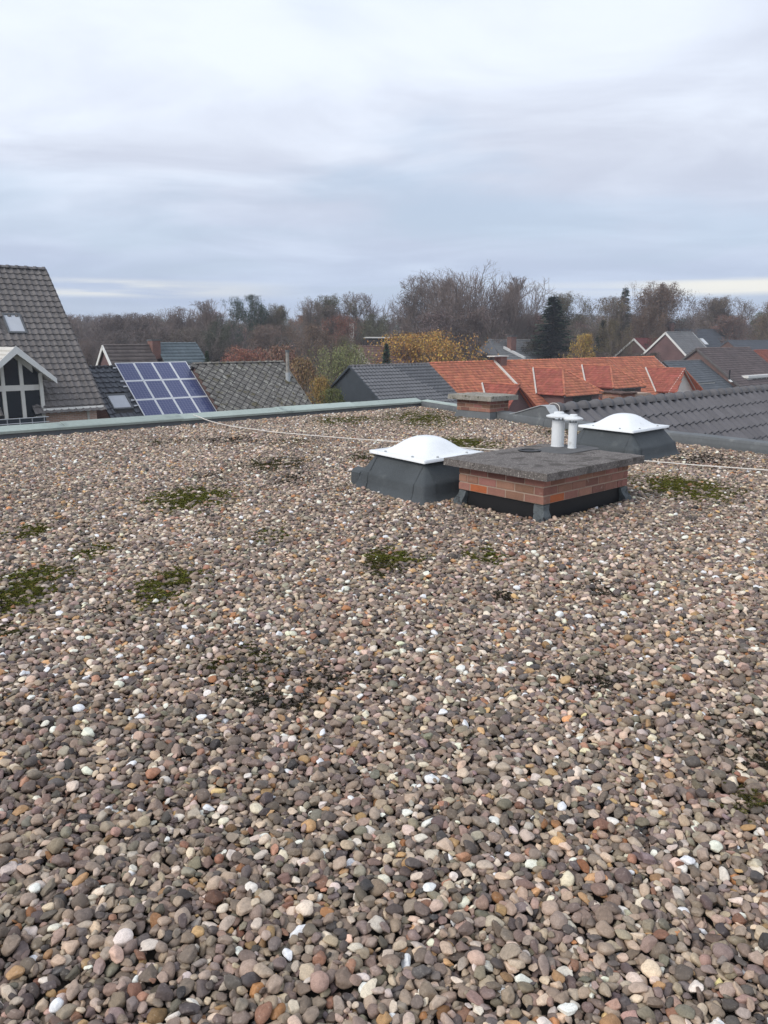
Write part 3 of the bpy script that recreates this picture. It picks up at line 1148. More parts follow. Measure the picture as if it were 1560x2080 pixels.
# ================================================================== roof tiles
def wave_tile(name, tw, ln, amp, lift, m, prof='pan', k=7):
    """one interlocking tile: x across, y up the slope (0 = upper edge, -ln = lower edge), z out of the roof"""
    xs = [i / (k - 1) for i in range(k)]
    if prof == 'pan':
        zs = [amp * (.5 - .5 * math.cos(2 * math.pi * min(1, max(0, (x - .30) / .70)))) for x in xs]
    elif prof == 'roll':            # flat pan with a roll on the side
        zs = [amp * max(0, math.sin(math.pi * min(1, max(0, (x - .55) / .45)))) for x in xs]
    else:
        zs = [0 for x in xs]
    vs, fs = [], []
    for y, z in ((0, 0.0), (-ln, lift)):
        for x, h in zip(xs, zs):
            vs.append((x * tw, y, z + h))
    for x, h in zip(xs, zs):
        vs.append((x * tw, -ln + .002, max(-.004, h - .004 if False else h + lift - .03)))
    for i in range(k - 1):
        fs.append((k + i, k + i + 1, i + 1, i))
        fs.append((2 * k + i, 2 * k + i + 1, k + i + 1, k + i))
    me = bpy.data.meshes.new(name)
    me.from_pydata(vs, [], fs)
    me.materials.append(m)
    return me


def diamond_tile(name, s, m):
    """square slate laid on its corner, with open gaps to its neighbours"""
    h = s * .7071
    t = .018
    vs = [(0, 0, 0), (-h, -h, t), (0, -2 * h, 2 * t), (h, -h, t), (-h, -h, t - .03), (0, -2 * h, 2 * t - .03), (h, -h, t - .03)]
    fs = [(0, 1, 2, 3), (1, 4, 5, 2), (2, 5, 6, 3)]
    me = bpy.data.meshes.new(name); me.from_pydata(vs, [], fs); me.materials.append(m)
    return me


def lay_tiles(parent, name, me, O, X, UP, lx, ly, tw, gauge, keepfn=None, single=0, stagger=0.0, jit=.0015, lift=0.0, rest='field_tiles'):
    """cover a slope (origin O at its upper left corner, X along it, UP up it). The `single` tiles that show
    largest become objects of their own, the others one mesh"""
    Nn = X.cross(UP).normalized()
    rs = random.Random(len(name) * 7 + int(lx * 10))
    pos = []
    rows = int(math.ceil(ly / gauge - .02))
    cols = int(math.ceil(lx / tw - .02))
    for r in range(rows):
        sh = stagger * tw if r % 2 else 0.0
        for c in range(-1 if sh else 0, cols):
            x = c * tw + sh; y = r * gauge
            if x < -.01 or x + tw > lx + tw * .6:
                continue
            if keepfn and not keepfn(x + tw / 2, y + gauge / 2):
                continue
            p = O + X * x - UP * y + Nn * (lift + rs.uniform(-jit, jit)) + X * rs.uniform(-jit, jit) - UP * rs.uniform(0, jit * 2)
            pos.append(p)
    big = []
    if single:
        sc = []
        for i, p in enumerate(pos):
            q = p + X * tw / 2 - UP * gauge / 2
            if q.y < 2:
                continue
            a, b_, dp = project(q)
            if -5 < a < 1565 and 0 < b_ < 2080:
                hide = 0
                for f_ in HIDERS:
                    if f_(a, b_):
                        hide = 1
                if not hide:
                    sc.append((dp, i))
        sc.sort()
        big = [i for _, i in sc[:single]]
    bs = set(big)
    for i in big:
        piece(name, me, frame(pos[i], X, UP, Nn), parent)
    others = [p for i, p in enumerate(pos) if i not in bs]
    if others:
        nv = len(me.vertices)
        lv = np.zeros(nv * 3); me.vertices.foreach_get('co', lv); lv = lv.reshape(-1, 3)
        Rm = np.array([X[:], UP[:], Nn[:]])
        lw = lv @ Rm
        b0 = np.array(base_of(parent)[:])
        V = (lw[None, :, :] + np.array([p[:] for p in others])[:, None, :] - b0).reshape(-1, 3)
        lf = np.array([list(f.vertices) for f in me.polygons], dtype=np.int32)
        Fc = (lf[None] + (np.arange(len(others)) * nv)[:, None, None]).reshape(-1)
        mm = np_mesh(rest, V, Fc, lf.shape[1], list(me.materials))
        o = bpy.data.objects.new(rest, mm); COL.objects.link(o); o.parent = parent
        if single or len(others) > 300:
            o['kind'] = 'stuff'
    return len(pos)


def parapet_hides(x, y):
    return y > (868 - x * .0705 if x < 860 else 99999)


HIDERS = [parapet_hides]

m_ridge_grey = mat('grey_ridge_tile', (.135, .13, .135), rough=.75, var=.25, rnd=.12)


def ridge_row(parent, P, D, length, m, r=.11, step=.36, name='ridge_tile', flat=.8, k=8, single=True):
    """half-round ridge tiles, each a little wider at its lapped end"""
    Sd = D.cross(Z3).normalized()
    Un = Sd.cross(D).normalized()
    vs, fs = [], []
    for (t, s) in ((0, 1.0), (step * .80, .90), (step * .80, 1.16), (step * 1.04, 1.18)):
        for j in range(k):
            a = math.pi * j / (k - 1)
            vs.append((t, math.cos(a) * r * s, math.sin(a) * r * s * flat))
    for i in range(3):
        for j in range(k - 1):
            fs.append((i * k + j, i * k + j + 1, (i + 1) * k + j + 1, (i + 1) * k + j))
    fs.append(tuple(range(3 * k, 4 * k)))
    fs.append(tuple(range(k - 1, -1, -1)))
    n = max(1, int(round(length / step)))
    if single:
        me = bpy.data.meshes.new(name); me.from_pydata(vs, [], fs); me.materials.append(m)
        for f_ in me.polygons:
            f_.use_smooth = len(f_.vertices) == 4
        sc = length / (n * step)
        for i in range(n):
            jx = Vector((0, 0, random.uniform(-.003, .003)))
            piece(name, me, frame(P + D * (i * step * sc) + jx, D * sc, Sd, Un), parent)
    else:
        b = MB()
        for i in range(n):
            o = P + D * (i * length / n)
            b.add([o + D * v[0] + Sd * v[1] + Un * v[2] for v in vs], fs)
        b.build('ridge_tiles', m, parent, kind='stuff')


def slab_poly(parent, name, pts, thick, m):
    """roof board under the tiles: polygon with thickness (downwards along its normal)"""
    pts = [Vector(p) for p in pts]
    n = (pts[1] - pts[0]).cross(pts[2] - pts[0]).normalized()
    if n.z < 0:
        n = -n
    return MB().prism(pts, -n * thick).build(name, m, parent)


class House:
    """gabled house: ridge from R0 along heading for `length`; front slope towards the viewer"""

    def __init__(self, name, label, cat, R0, length, run, pitch, wall, head=HEAD, back=None, group=None, over=.25, walls=True, gable=None, bpitch=None):
        self.R0 = Vector(R0); self.len = length; self.run = run
        self.X = hd(head); self.Nf = hd(head + 90)
        self.pitch = R(pitch)
        self.back = back if back is not None else run
        bp = R(bpitch) if bpitch else self.pitch
        self.slope = run / math.cos(self.pitch)
        self.UP = (-self.Nf * math.cos(self.pitch) + Z3 * math.sin(self.pitch))
        self.UPB = (self.Nf * math.cos(bp) + Z3 * math.sin(bp))
        self.bslope = self.back / math.cos(bp)
        self.zr = self.R0.z
        ze = self.zr - run * math.tan(self.pitch)
        zb = self.zr - self.back * math.tan(bp)
        self.ze = ze
        mid = self.R0 + self.X * (length / 2)
        self.root = root(name, (mid.x, mid.y, GROUND), label, cat, group)
        if walls:
            # walls: a pentagon prism a little inside the roof edges
            i = over
            zt = -.10
            prof = [(-self.back + i, GROUND), (self.run - i, GROUND), (self.run - i, ze + i * math.tan(self.pitch) + zt),
                    (0, self.zr + zt), (-self.back + i, zb + i * math.tan(bp) + zt)]
            P = [Vector((self.R0.x, self.R0.y, 0)) + self.X * .12 + self.Nf * a + Z3 * z for a, z in prof]
            MB().prism(P, self.X * (length - .24)).build('wall', wall, self.root)

    def at(self, u, n, z):
        return self.R0 + self.X * u + self.Nf * n + Z3 * z

    def on(self, u, d, lift=0.0):
        """point on the front slope, d metres (measured down the slope) from the ridge"""
        return self.R0 + self.X * u - self.UP * d + self.X.cross(self.UP) * lift

    def pix(self, px, py):
        """pixel to (u, d) on the front slope"""
        n = self.X.cross(self.UP)
        p = on_plane(px, py, self.R0, n) - self.R0
        return p.dot(self.X), -p.dot(self.UP)

    def boards(self, m, mb=None, keep=None):
        a, b_ = self.R0, self.R0 + self.X * self.len
        if keep is None:
            slab_poly(self.root, 'roof_front', [a, b_, b_ - self.UP * self.slope, a - self.UP * self.slope], .07, m)
        else:
            slab_poly(self.root, 'roof_front', [self.on(u, d) for u, d in keep], .07, m)
        slab_poly(self.root, 'roof_back', [a, b_, b_ - self.UPB * self.bslope, a - self.UPB * self.bslope], .07, mb or m)

    def tiles(self, me, tw, gauge, single=0, keepfn=None, stagger=0.0, name='roof_tile', top=.02, lift=.012):
        return lay_tiles(self.root, name, me, self.on(0, top, 0), self.X, self.UP, self.len, self.slope - top, tw, gauge, keepfn, single, stagger, lift=lift)

    def ridge(self, m, r=.11, step=.36, single=True, lift=.0):
        ridge_row(self.root, self.R0 + Z3 * lift, self.X, self.len, m, r, step, single=single)

    def verge(self, end, m, w=.14, t=.05, name='verge_board', back=False, lift=.05):
        u = 0 if end == 0 else self.len
        x = self.X * (-t if end == 0 else t)
        b = MB()
        p = self.R0 + self.X * u
        nrm = self.X.cross(self.UP)
        b.box(p + nrm * lift, x, -self.UP * self.slope, -nrm * w)
        b.build(name, m, self.root)
        nb = self.UPB.cross(self.X)
        b = MB()
        b.box(p + nb * lift, x, -self.UPB * self.bslope, -nb * w)
        b.build(name, m, self.root)


m_gtile = mat('grey_concrete_tile', (.165, .150, .142), rough=.9, var=.30, scale=1.3, fine=22, rnd=.08,
              spots=[((.30, .28, .25), 9, .60, .72), ((.10, .09, .08), 2.2, .55, .75)])
m_dtile = mat('dark_glazed_tile', (.060, .066, .078), rough=.38, var=.2, scale=2, rnd=.15, spec=.5)
m_atile = mat('anthracite_tile', (.125, .120, .127), rough=.55, var=.20, scale=2.5, fine=40, rnd=.10, spec=.4,
              spots=[((.14, .135, .13), 5, .58, .8)])
m_dark2 = mat('slate_grey_tile', (.145, .147, .155), rough=.6, var=.15, scale=1.5, rnd=.06)
m_red = mat('orange_clay_tile', (.57, .205, .118), rough=.85, var=.22, scale=.9, fine=18, rnd=.22, hue=.012,
            spots=[((.38, .15, .10), 1.3, .52, .74), ((.42, .30, .22), 3.5, .62, .74)])
m_red2 = mat('shaded_red_tile', (.33, .105, .075), rough=.85, var=.25, scale=1.2, fine=18, rnd=.22, hue=.012,  # darker copy of the orange tile: shade of the dormers' left slopes as colour
             spots=[((.24, .08, .065), 1.5, .52, .74)])
m_slate = mat('lichen_slate', (.165, .155, .140), rough=.95, var=.32, scale=2, fine=20, rnd=.20,
              spots=[((.36, .35, .31), 4.2, .54, .62), ((.13, .115, .07), 2.1, .55, .66)])
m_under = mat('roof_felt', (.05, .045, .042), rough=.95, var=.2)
m_white = mat('white_paint', (.76, .75, .71), rough=.5, var=.08, scale=2, fine=12)
m_cream = mat('cream_paint', (.68, .655, .60), rough=.5, var=.10, scale=2, fine=12)
m_bluegable = mat('dark_slate_cladding', (.050, .060, .070), rough=.7, var=.18, scale=2, fine=12)
m_glass = glass_mat('dark_glass')
m_glass2 = glass_mat('painted_glare_glass', (.50, .52, .55), .15)  # pale base colour carries the sky glare on the roof windows
m_pinkbrick = brick_mat('pink_brick_wall', (.62, .38, .29), (.50, .29, .22), (.62, .53, .46))
m_brickwall = brick_mat('brown_brick_wall', (.16, .075, .06), (.12, .06, .05), (.20, .16, .14))
m_purple = brick_mat('purple_brick_wall', (.15, .075, .075), (.12, .06, .06), (.17, .12, .11))
m_metal = mat('steel', (.55, .56, .57), rough=.4, var=.08, metal=.6)

# ================================================================== tiled roof right beside ours
NS = Vector((2.86, 14.02, .235))
nb = House('tiled_neighbour_house', 'house with a dark anthracite tiled roof right beside the gravel roof', 'house', NS, 15.0, 7.5, 39, m_brickwall, back=6.0, walls=False)
nw = MB()
wp = []
for (n_, z) in ((-5.7, GROUND), (7.2, GROUND), (7.2, NS.z - 7.2 * math.tan(R(39)) - .1), (0, NS.z - .12), (-5.7, NS.z - 5.7 * math.tan(R(39)) - .1)):
    wp.append(Vector((NS.x, NS.y, 0)) + U * (1.6 if True else 0) + NV * n_ + Z3 * z)
nw.prism(wp, U * 13.2).build('wall', m_brickwall, nb.root)


def right_of_edge(P, gap=.10):
    """is the point outside our right hand edge"""
    for a, c in zip(EDGE[:-1], EDGE[1:]):
        dd = (c - a).normalized()
        t = (Vector((P.x, P.y, 0)) - a).dot(dd)
        if t <= (c - a).length or c is ER:
            return (P.x - a.x) * -dd.y + (P.y - a.y) * dd.x > gap
    return False


HIDERS.append(lambda x, y: x > 1390 and y > 880 + (x - 1390) * .122)
t_anth = wave_tile('roof_tile', .30, .40, .075, .040, m_atile, 'pan', 9)
nX0 = -1.0
lay_tiles(nb.root, 'roof_tile', t_anth, nb.on(nX0, .06), nb.X, nb.UP, 15.6, nb.slope, .30, .345,
          lambda x, y: right_of_edge(nb.on(nX0 + x, y), .16), 300, lift=.012)
brd = [nb.on(.18, 0), nb.on(15, 0), nb.on(15, nb.slope), nb.on(-.55, nb.slope)]
slab_poly(nb.root, 'roof_front', brd, .08, m_under)
bb = nb.R0 - nb.UPB * nb.bslope
slab_poly(nb.root, 'roof_back', [nb.R0 + U * .18, nb.R0 + U * 15, nb.R0 + U * 15 - nb.UPB * nb.bslope, bb + U * 1.6], .08, m_atile)
m_aridge = mat('anthracite_ridge_tile', (.125, .120, .124), rough=.6, var=.22, scale=3, fine=40, rnd=.08, spec=.35)
ridge_row(nb.root, NS + U * .06 + Z3 * .0, U, 14.6, m_aridge, r=.115, step=.40, flat=1.05, k=12)
# white cord looped round the first ridge tile
lp = [NS + U * (.30 + .02 * math.sin(a * 2)) + NV * math.cos(a) * .135 + Z3 * (math.sin(a) * .14) for a in [math.pi * i / 14 for i in range(-1, 16)]]
lab(MB().tube(lp, .006, 6).build('cord_loop', m_rope), 'white cord looped over the first ridge tile of the anthracite roof', 'cord')
# lead-clad end of the ridge where it meets our edge
ea = (E2 - E1).normalized()
ez = root('lead_ridge_end', E2, 'pale lead-clad hump where the anthracite ridge meets the gravel roof edge', 'flashing')
nn = Vector((-ea.y, ea.x, 0))
if nn.dot(U) < 0:
    nn = -nn
apx = E2 + nn * .04
prof = [(-1.25, .10), (-.95, .15), (-.30, .315), (-.12, .355), (.02, .35), (.12, .27), (.26, .165), (.45, .12), (.45, -.05), (-1.25, -.05)]
MB().prism([apx + ea * a + Z3 * z for a, z in prof], nn * .09).build('lead_face', m_lead, ez)
b = MB()
top = prof[:8]
for (a0, z0), (a1, z1) in zip(top[:-1], top[1:]):
    p0 = apx + ea * a0 + Z3 * (z0 + .004) - nn * .02; p1 = apx + ea * a1 + Z3 * (z1 + .004) - nn * .02
    b.add([p0, p1, p1 + nn * .20, p0 + nn * .20, p0 + Z3 * .012, p1 + Z3 * .012, p1 + nn * .20 + Z3 * .012, p0 + nn * .20 + Z3 * .012],
          [(0, 3, 2, 1), (4, 5, 6, 7), (0, 1, 5, 4), (2, 3, 7, 6), (1, 2, 6, 5), (3, 0, 4, 7)])
b.build('lead_capping', m_leadl, ez)
# crumbling chimney stump behind the ridge
sp = at_y(1222, 800, 18.6)
bd = hd(62)
BA, BB = hd(-42), hd(48)
s_f = at_y(1262, 812, 18.0); s_f.z = 0
st_ = root('brick_chimney_stump', s_f, 'crumbling dark brick chimney top showing behind the anthracite ridge', 'chimney')
SA, SB = hd(-28), hd(62)
brick_box(st_, s_f, SA, SB, .62, .95, -1.2, 20, .074, skip=lambda c, s, t: c == 19 and (t > .35 and s in (1, 3)) or (c == 18 and .5 < t < .75 and s == 1))
slab_part(s_f - SA * .05 - SB * .05, SA, SB, .72, .5, .205 + .075, .31, 'broken_cap', mat('dark_brown_mortar', (.10, .065, .055), rough=.95, var=.4, scale=9, fine=40), st_, amp=.02, seed=11)
for _o in st_.children:
    pass

# ================================================================== the big grey house on the left
RL = at_y(90, 548, 38.0)
LH_RUN, LH_P = 5.60, 47.1
lh_len = 14.0
lh = House('grey_roofed_house', 'tall house with steep grey tiled roof and white gabled dormer, left edge', 'house', RL - U * lh_len, lh_len, LH_RUN, LH_P, m_pinkbrick, over=.45)
dn = LH_RUN - .08                                   # dormer front plane
# dormer points from the photo, on its front plane
pl_p = lh.R0 + lh.Nf * dn
pl_r = lh.R0 + lh.Nf * (dn + .55)
d_ap = on_plane(32, 705, pl_r, lh.Nf)
d_tip = on_plane(115, 771, pl_r, lh.Nf)
d_u = (d_ap - lh.R0).dot(lh.X)
d_hw = (d_tip - d_ap).dot(lh.X)
d_zr, d_ze = d_ap.z, d_tip.z
dz_floor = on_plane(97, 846, pl_p, lh.Nf).z
w_hw = d_hw - .75                                   # half width of the wall below the overhang
t_grey = wave_tile('roof_tile', .30, .39, .050, .050, m_gtile, 'pan', 7)


def lh_keep(u, d):
    p = lh.on(u, d)
    # cut away where the dormer stands
    du = abs(u - d_u)
    zroof = d_zr - (d_zr - d_ze) * du / d_hw
    if du < w_hw and p.z < zroof + .05:
        return False
    # two roof windows
    for (a, b_, c, e) in LH_HOLES:
        if a - .12 < u < b_ + .12 and c - .12 < d < e + .12:
            return False
    return True


h1 = [lh.pix(*p) for p in ((3, 642), (37, 639), (56, 676), (15, 677))]
LH_HOLES = [(min(h1[0][0], h1[3][0]) + .1, max(h1[1][0], h1[2][0]) - .1, h1[0][1], h1[2][1])]
_dt = (lh.zr - (d_zr - (d_zr - d_ze) * w_hw / d_hw)) / math.sin(lh.pitch)
_da = (lh.zr - d_zr) / math.sin(lh.pitch)
lh.boards(m_gtile, keep=[(0, 0), (lh_len, 0), (lh_len, lh.slope), (d_u + w_hw, lh.slope), (d_u + w_hw, _dt), (d_u, _da), (d_u - w_hw, _dt), (d_u - w_hw, lh.slope), (0, lh.slope)])
lh.tiles(t_grey, .30, .335, single=300, keepfn=lh_keep)
lh.ridge(m_ridge_grey, r=.15, step=.40)
m_verge = mat('grey_verge_tile', (.12, .11, .105), rough=.85, var=.25)
lh.verge(1, m_verge, w=.16, t=.09, name='verge_tile')


def roof_window(h, a, b_, c, e, m_pane, m_fr, parent=None):
    par = parent or h.root
    nrm = h.X.cross(h.UP)
    f = MB()
    for (u0, u1, d0, d1) in ((a - .07, b_ + .07, c - .09, c), (a - .07, b_ + .07, e, e + .09), (a - .07, a, c, e), (b_, b_ + .07, c, e)):
        f.box(h.on(u0, d0, .0), h.X * (u1 - u0), -h.UP * (d1 - d0), nrm * .10)
    w_ = f.build('roof_window', m_fr, par)
    MB().box(h.on(a, c, .02), h.X * (b_ - a), -h.UP * (e - c), nrm * .05).build('pane', m_pane, w_)
    return w_


m_fr = mat('dark_window_frame', (.12, .125, .13), rough=.5)
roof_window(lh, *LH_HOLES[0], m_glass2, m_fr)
# gutter
g0 = lh.on(d_u + w_hw + .25, lh.slope - .02)
g1 = lh.on(lh_len, lh.slope - .02)
MB().tube([g0 - Z3 * .02 + lh.Nf * .05, g1 - Z3 * .02 + lh.Nf * .05], .07, 8).build('gutter', m_cream, lh.root)
MB().box(g1 - Z3 * 2.2 - lh.Nf * .5 - U * .55, U * .10, NV * .10, Z3 * 2.0).build('downpipe', m_cream, lh.root)
# the dormer: front wall of posts and glass under a white gable roof
D0 = Vector((lh.R0.x, lh.R0.y, 0)) + lh.X * d_u + lh.Nf * dn


def dp(x, z, n=0.0):
    return D0 + lh.X * x + lh.Nf * n + Z3 * z


dorm_back = (lh.zr - d_zr) / math.tan(lh.pitch) - dn      # where its ridge meets the slope (negative n)
ov = .55
sl = (d_zr - d_ze) / d_hw
for s in (-1, 1):
    b = MB()
    b.add([dp(0, d_zr, ov), dp(s * d_hw, d_ze, ov), dp(s * d_hw, d_ze, (lh.zr - d_ze) / math.tan(lh.pitch) - dn), dp(0, d_zr, dorm_back)], [(0, 1, 2, 3)])
    v4 = [Vector(v) for v in b.v]
    slab_poly(lh.root, 'dormer_roof', v4, .10, m_cream)
    # ribs of the metal roof
    rb = MB()
    dirn = (v4[1] - v4[0])
    for i in range(1, 9):
        q = v4[0] + dirn * (i / 9)
        back = v4[3] + (v4[2] - v4[3]) * (i / 9)
        rb.box(q + Z3 * .01, (back - q), dirn.normalized() * .05, Z3 * .05)
    rb.build('roof_rib', m_cream, lh.root)
    # fascia board
    fz = .26
    b = MB()
    b.prism([dp(0, d_zr + .05, ov), dp(s * d_hw, d_ze + .05, ov), dp(s * d_hw, d_ze - fz * .6, ov), dp(0, d_zr - fz, ov)], lh.Nf * .05)
    b.build('barge_board', m_white, lh.root)
inner = lambda x: d_zr - .14 - abs(x) * sl
# dark room behind the glass
rm = MB()
m_room = mat('dark_interior', (.02, .018, .017), rough=.9)
rm.prism([dp(-w_hw, dz_floor, -.25), dp(w_hw, dz_floor, -.25), dp(w_hw, inner(w_hw), -.25), dp(0, inner(0), -.25), dp(-w_hw, inner(w_hw), -.25)], -lh.Nf * 2.4)
rm.build('dormer_wall', m_room, lh.root)
zb_ = d_ze - .42                                     # cross beam
postw = .14
cols = [-w_hw, -w_hw * .62, -w_hw * .2, w_hw * .2, w_hw * .62, w_hw]
cols = [(on_plane(x_, 810, pl_p, lh.Nf) - d_ap).dot(lh.X) for x_ in (9, 47, 86)]
cols = sorted([-c for c in cols if c > .3] + cols)
for x in cols:
    MB().box(dp(x - postw / 2, dz_floor, -.10), lh.X * postw, Z3 * (inner(x) - dz_floor), lh.Nf * .14).build('dormer_post', m_cream, lh.root)
MB().box(dp(-w_hw, zb_, -.11), lh.X * 2 * w_hw, Z3 * .22, lh.Nf * .16).build('dormer_beam', m_cream, lh.root)
for a, c in zip(cols[:-1], cols[1:]):
    x0, x1 = a + postw / 2, c - postw / 2
    MB().box(dp(x0, dz_floor + .05, -.06), lh.X * (x1 - x0), Z3 * (zb_ - dz_floor - .05), lh.Nf * .02).build('window_pane', m_glass, lh.root)
    MB().prism([dp(x0, zb_ + .22, -.06), dp(x1, zb_ + .22, -.06), dp(x1, inner(x1) - .05, -.06), dp(x0, inner(x0) - .05, -.06)], lh.Nf * .02).build('gable_pane', m_glass, lh.root)
for s in (-1, 1):
    MB().prism([dp(0, inner(0) + .1, -.04), dp(s * w_hw, inner(w_hw) + .1, -.04), dp(s * w_hw, inner(w_hw) - .24, -.04), dp(0, inner(0) - .24, -.04)], lh.Nf * .10).build('gable_rail', m_cream, lh.root)
m_curtain = mat('net_curtain', (.30, .29, .28), rough=.9, var=.2, scale=6)
for x in (w_hw * .30, w_hw * .78):
    cv = MB()
    for i in range(5):
        cv.tube([dp(x + i * .09, dz_floor + .05, -.16), dp(x + i * .09, zb_ - .05, -.16)], .05, 6)
    cv.build('curtain', m_curtain, lh.root)
MB().box(dp(w_hw - .02, dz_floor - .3, -.3), lh.X * .42, Z3 * (d_ze - dz_floor + .1), lh.Nf * .25).build('dormer_cheek', m_cream, lh.root)
# balcony
bal = LH_RUN + .10 - dn
zf = dz_floor
MB().box(dp(-w_hw - .4, zf - 1.3, -.2), lh.X * (2 * w_hw + .75), Z3 * 1.28, lh.Nf * (bal + .1)).build('balcony_base', m_bluegable, lh.root)
rl = root('balcony_railing', dp(0, zf - .9, bal + .15), 'thin steel balcony railing below the white dormer at the left edge', 'railing')
for k, z in enumerate((zf + .02, zf - .18, zf - .38, zf - .58)):
    MB().tube([dp(-w_hw - .4, z, bal + .15), dp(w_hw + .38, z, bal + .15)], .022, 6).build('rail', m_metal, rl)
for x in np.linspace(-w_hw - .3, w_hw + .2, 5):
    MB().tube([dp(x, zf - 1.1, bal + .13), dp(x, zf + .04, bal + .13)], .022, 6).build('baluster', m_metal, rl)

# ================================================================== house with the solar panels
ROWW = RL.dot(W)
RS = on_row(170, 747, ROWW)
s_len = along(RS, U, 390)
so_h = House('solar_roof_house', 'house with a black tiled roof under the solar panels', 'house', RS, s_len, 5.2, 39, m_brickwall)
sw = [so_h.pix(*p) for p in ((216, 807), (257, 803), (268, 829), (227, 832))]
SW = (min(sw[0][0], sw[3][0]) + .12, max(sw[1][0], sw[2][0]) - .12, (sw[0][1] + sw[1][1]) / 2, (sw[2][1] + sw[3][1]) / 2)
pan_u0 = so_h.pix(238, 745)[0]
t_blk = wave_tile('roof_tile', .33, .41, .055, .05, m_dtile, 'roll', 7)
so_h.boards(m_under)
so_h.tiles(t_blk, .33, .37, single=220, keepfn=lambda u, d: not (SW[0] - .12 < u < SW[1] + .12 and SW[2] - .12 < d < SW[3] + .12))
so_h.ridge(mat('black_ridge_tile', (.06, .063, .07), rough=.5, var=.2), r=.12)
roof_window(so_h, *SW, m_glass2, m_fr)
# array: top left and right corners in the photo give position and width
nrm = so_h.X.cross(so_h.UP)
def pixlift(px, py, lift):
    p = on_plane(px, py, so_h.R0 + nrm * lift, nrm) - so_h.R0
    return p.dot(so_h.X), -p.dot(so_h.UP)
q0 = pixlift(233, 738, .16); q1 = pixlift(380, 733, .16); q2 = pixlift(297, 852, .16); q3 = pixlift(443, 842, .16)
au0 = (q0[0] + q2[0]) / 2; au1 = (q1[0] + q3[0]) / 2
ad0 = (q0[1] + q1[1]) / 2; ad1 = (q2[1] + q3[1]) / 2
pw, pl = (au1 - au0) / 4, (ad1 - ad0) / 3
print('panel', pw, pl)
sa_root = root('solar_array', so_h.on(au0, ad1, .1), 'array of twelve blue solar panels on the black tiled roof', 'solar panels')


def cell_mat():
    m = bpy.data.materials.new('solar_cells'); m.use_nodes = True
    nt = m.node_tree; b = nt.nodes['Principled BSDF']; N = nt.nodes.new; L = nt.links.new
    tc = N('ShaderNodeTexCoord'); sp_ = N('ShaderNodeSeparateXYZ'); L(tc.outputs['Object'], sp_.inputs[0])

    def mth(op, a, b_):
        n = N('ShaderNodeMath'); n.operation = op
        for i, v in enumerate((a, b_)):
            if isinstance(v, (int, float)):
                n.inputs[i].default_value = v
            else:
                L(v, n.inputs[i])
        return n.outputs[0]
    gx = mth('LESS_THAN', mth('FRACT', mth('MULTIPLY', sp_.outputs[0], 6 / pw), 0), .07)
    gy = mth('LESS_THAN', mth('FRACT', mth('MULTIPLY', sp_.outputs[1], 10 / pl), 0), .06)
    f = mth('MAXIMUM', gx, gy)
    ns = N('ShaderNodeTexNoise'); ns.inputs['Scale'].default_value = 5; L(tc.outputs['Object'], ns.inputs[0])
    mx = N('ShaderNodeMix'); mx.data_type = 'RGBA'; L(ns.outputs['Fac'], mx.inputs[0])
    mx.inputs[6].default_value = (.050, .065, .165, 1); mx.inputs[7].default_value = (.080, .092, .205, 1)  # cell blues lightened, part of the glare is in the base colour
    mx2 = N('ShaderNodeMix'); mx2.data_type = 'RGBA'; L(f, mx2.inputs[0]); L(mx.outputs[2], mx2.inputs[6]); mx2.inputs[7].default_value = (.26, .28, .36, 1)
    L(mx2.outputs[2], b.inputs['Base Color']); b.inputs['Roughness'].default_value = .12
    b.inputs['Specular IOR Level'].default_value = .5
    return m


m_cells = cell_mat()
m_alu = mat('aluminium_frame', (.78, .79, .80), rough=.4, var=.05, spec=.5)
def panel_mesh():
    fr = .045
    b = MB()
    for (x, y, w_, h_) in ((0, 0, pw - .02, fr), (0, pl - .02 - fr, pw - .02, fr), (0, fr, fr, pl - .02 - 2 * fr), (pw - .02 - fr, fr, fr, pl - .02 - 2 * fr)):
        b.box((x, y, 0), (w_, 0, 0), (0, h_, 0), (0, 0, .042))
    me = bpy.data.meshes.new('solar_panel'); me.from_pydata(b.v, [], b.f); me.materials.append(m_alu)
    c = MB().box((fr - .003, fr - .003, .004), (pw - .02 - 2 * fr + .006, 0, 0), (0, pl - .02 - 2 * fr + .006, 0), (0, 0, .031))
    mc = bpy.data.meshes.new('cells'); mc.from_pydata(c.v, [], c.f); mc.materials.append(m_cells)
    return me, mc


pm, cm_ = panel_mesh()
for r_ in range(3):
    for c_ in range(4):
        o = piece('solar_panel', pm, frame(so_h.on(au0 + c_ * pw, ad0 + (r_ + 1) * pl, .13), so_h.X, so_h.UP, nrm), sa_root)
        k = bpy.data.objects.new('cells', cm_); COL.objects.link(k); k.parent = o
for r_ in range(3):
    for t in (.3, 1.3):
        MB().box(so_h.on(au0 - .18, ad0 + r_ * pl + t, .06), so_h.X * (au1 - au0 + .3), -so_h.UP * .05, nrm * .06).build('rail', m_alu, sa_root)

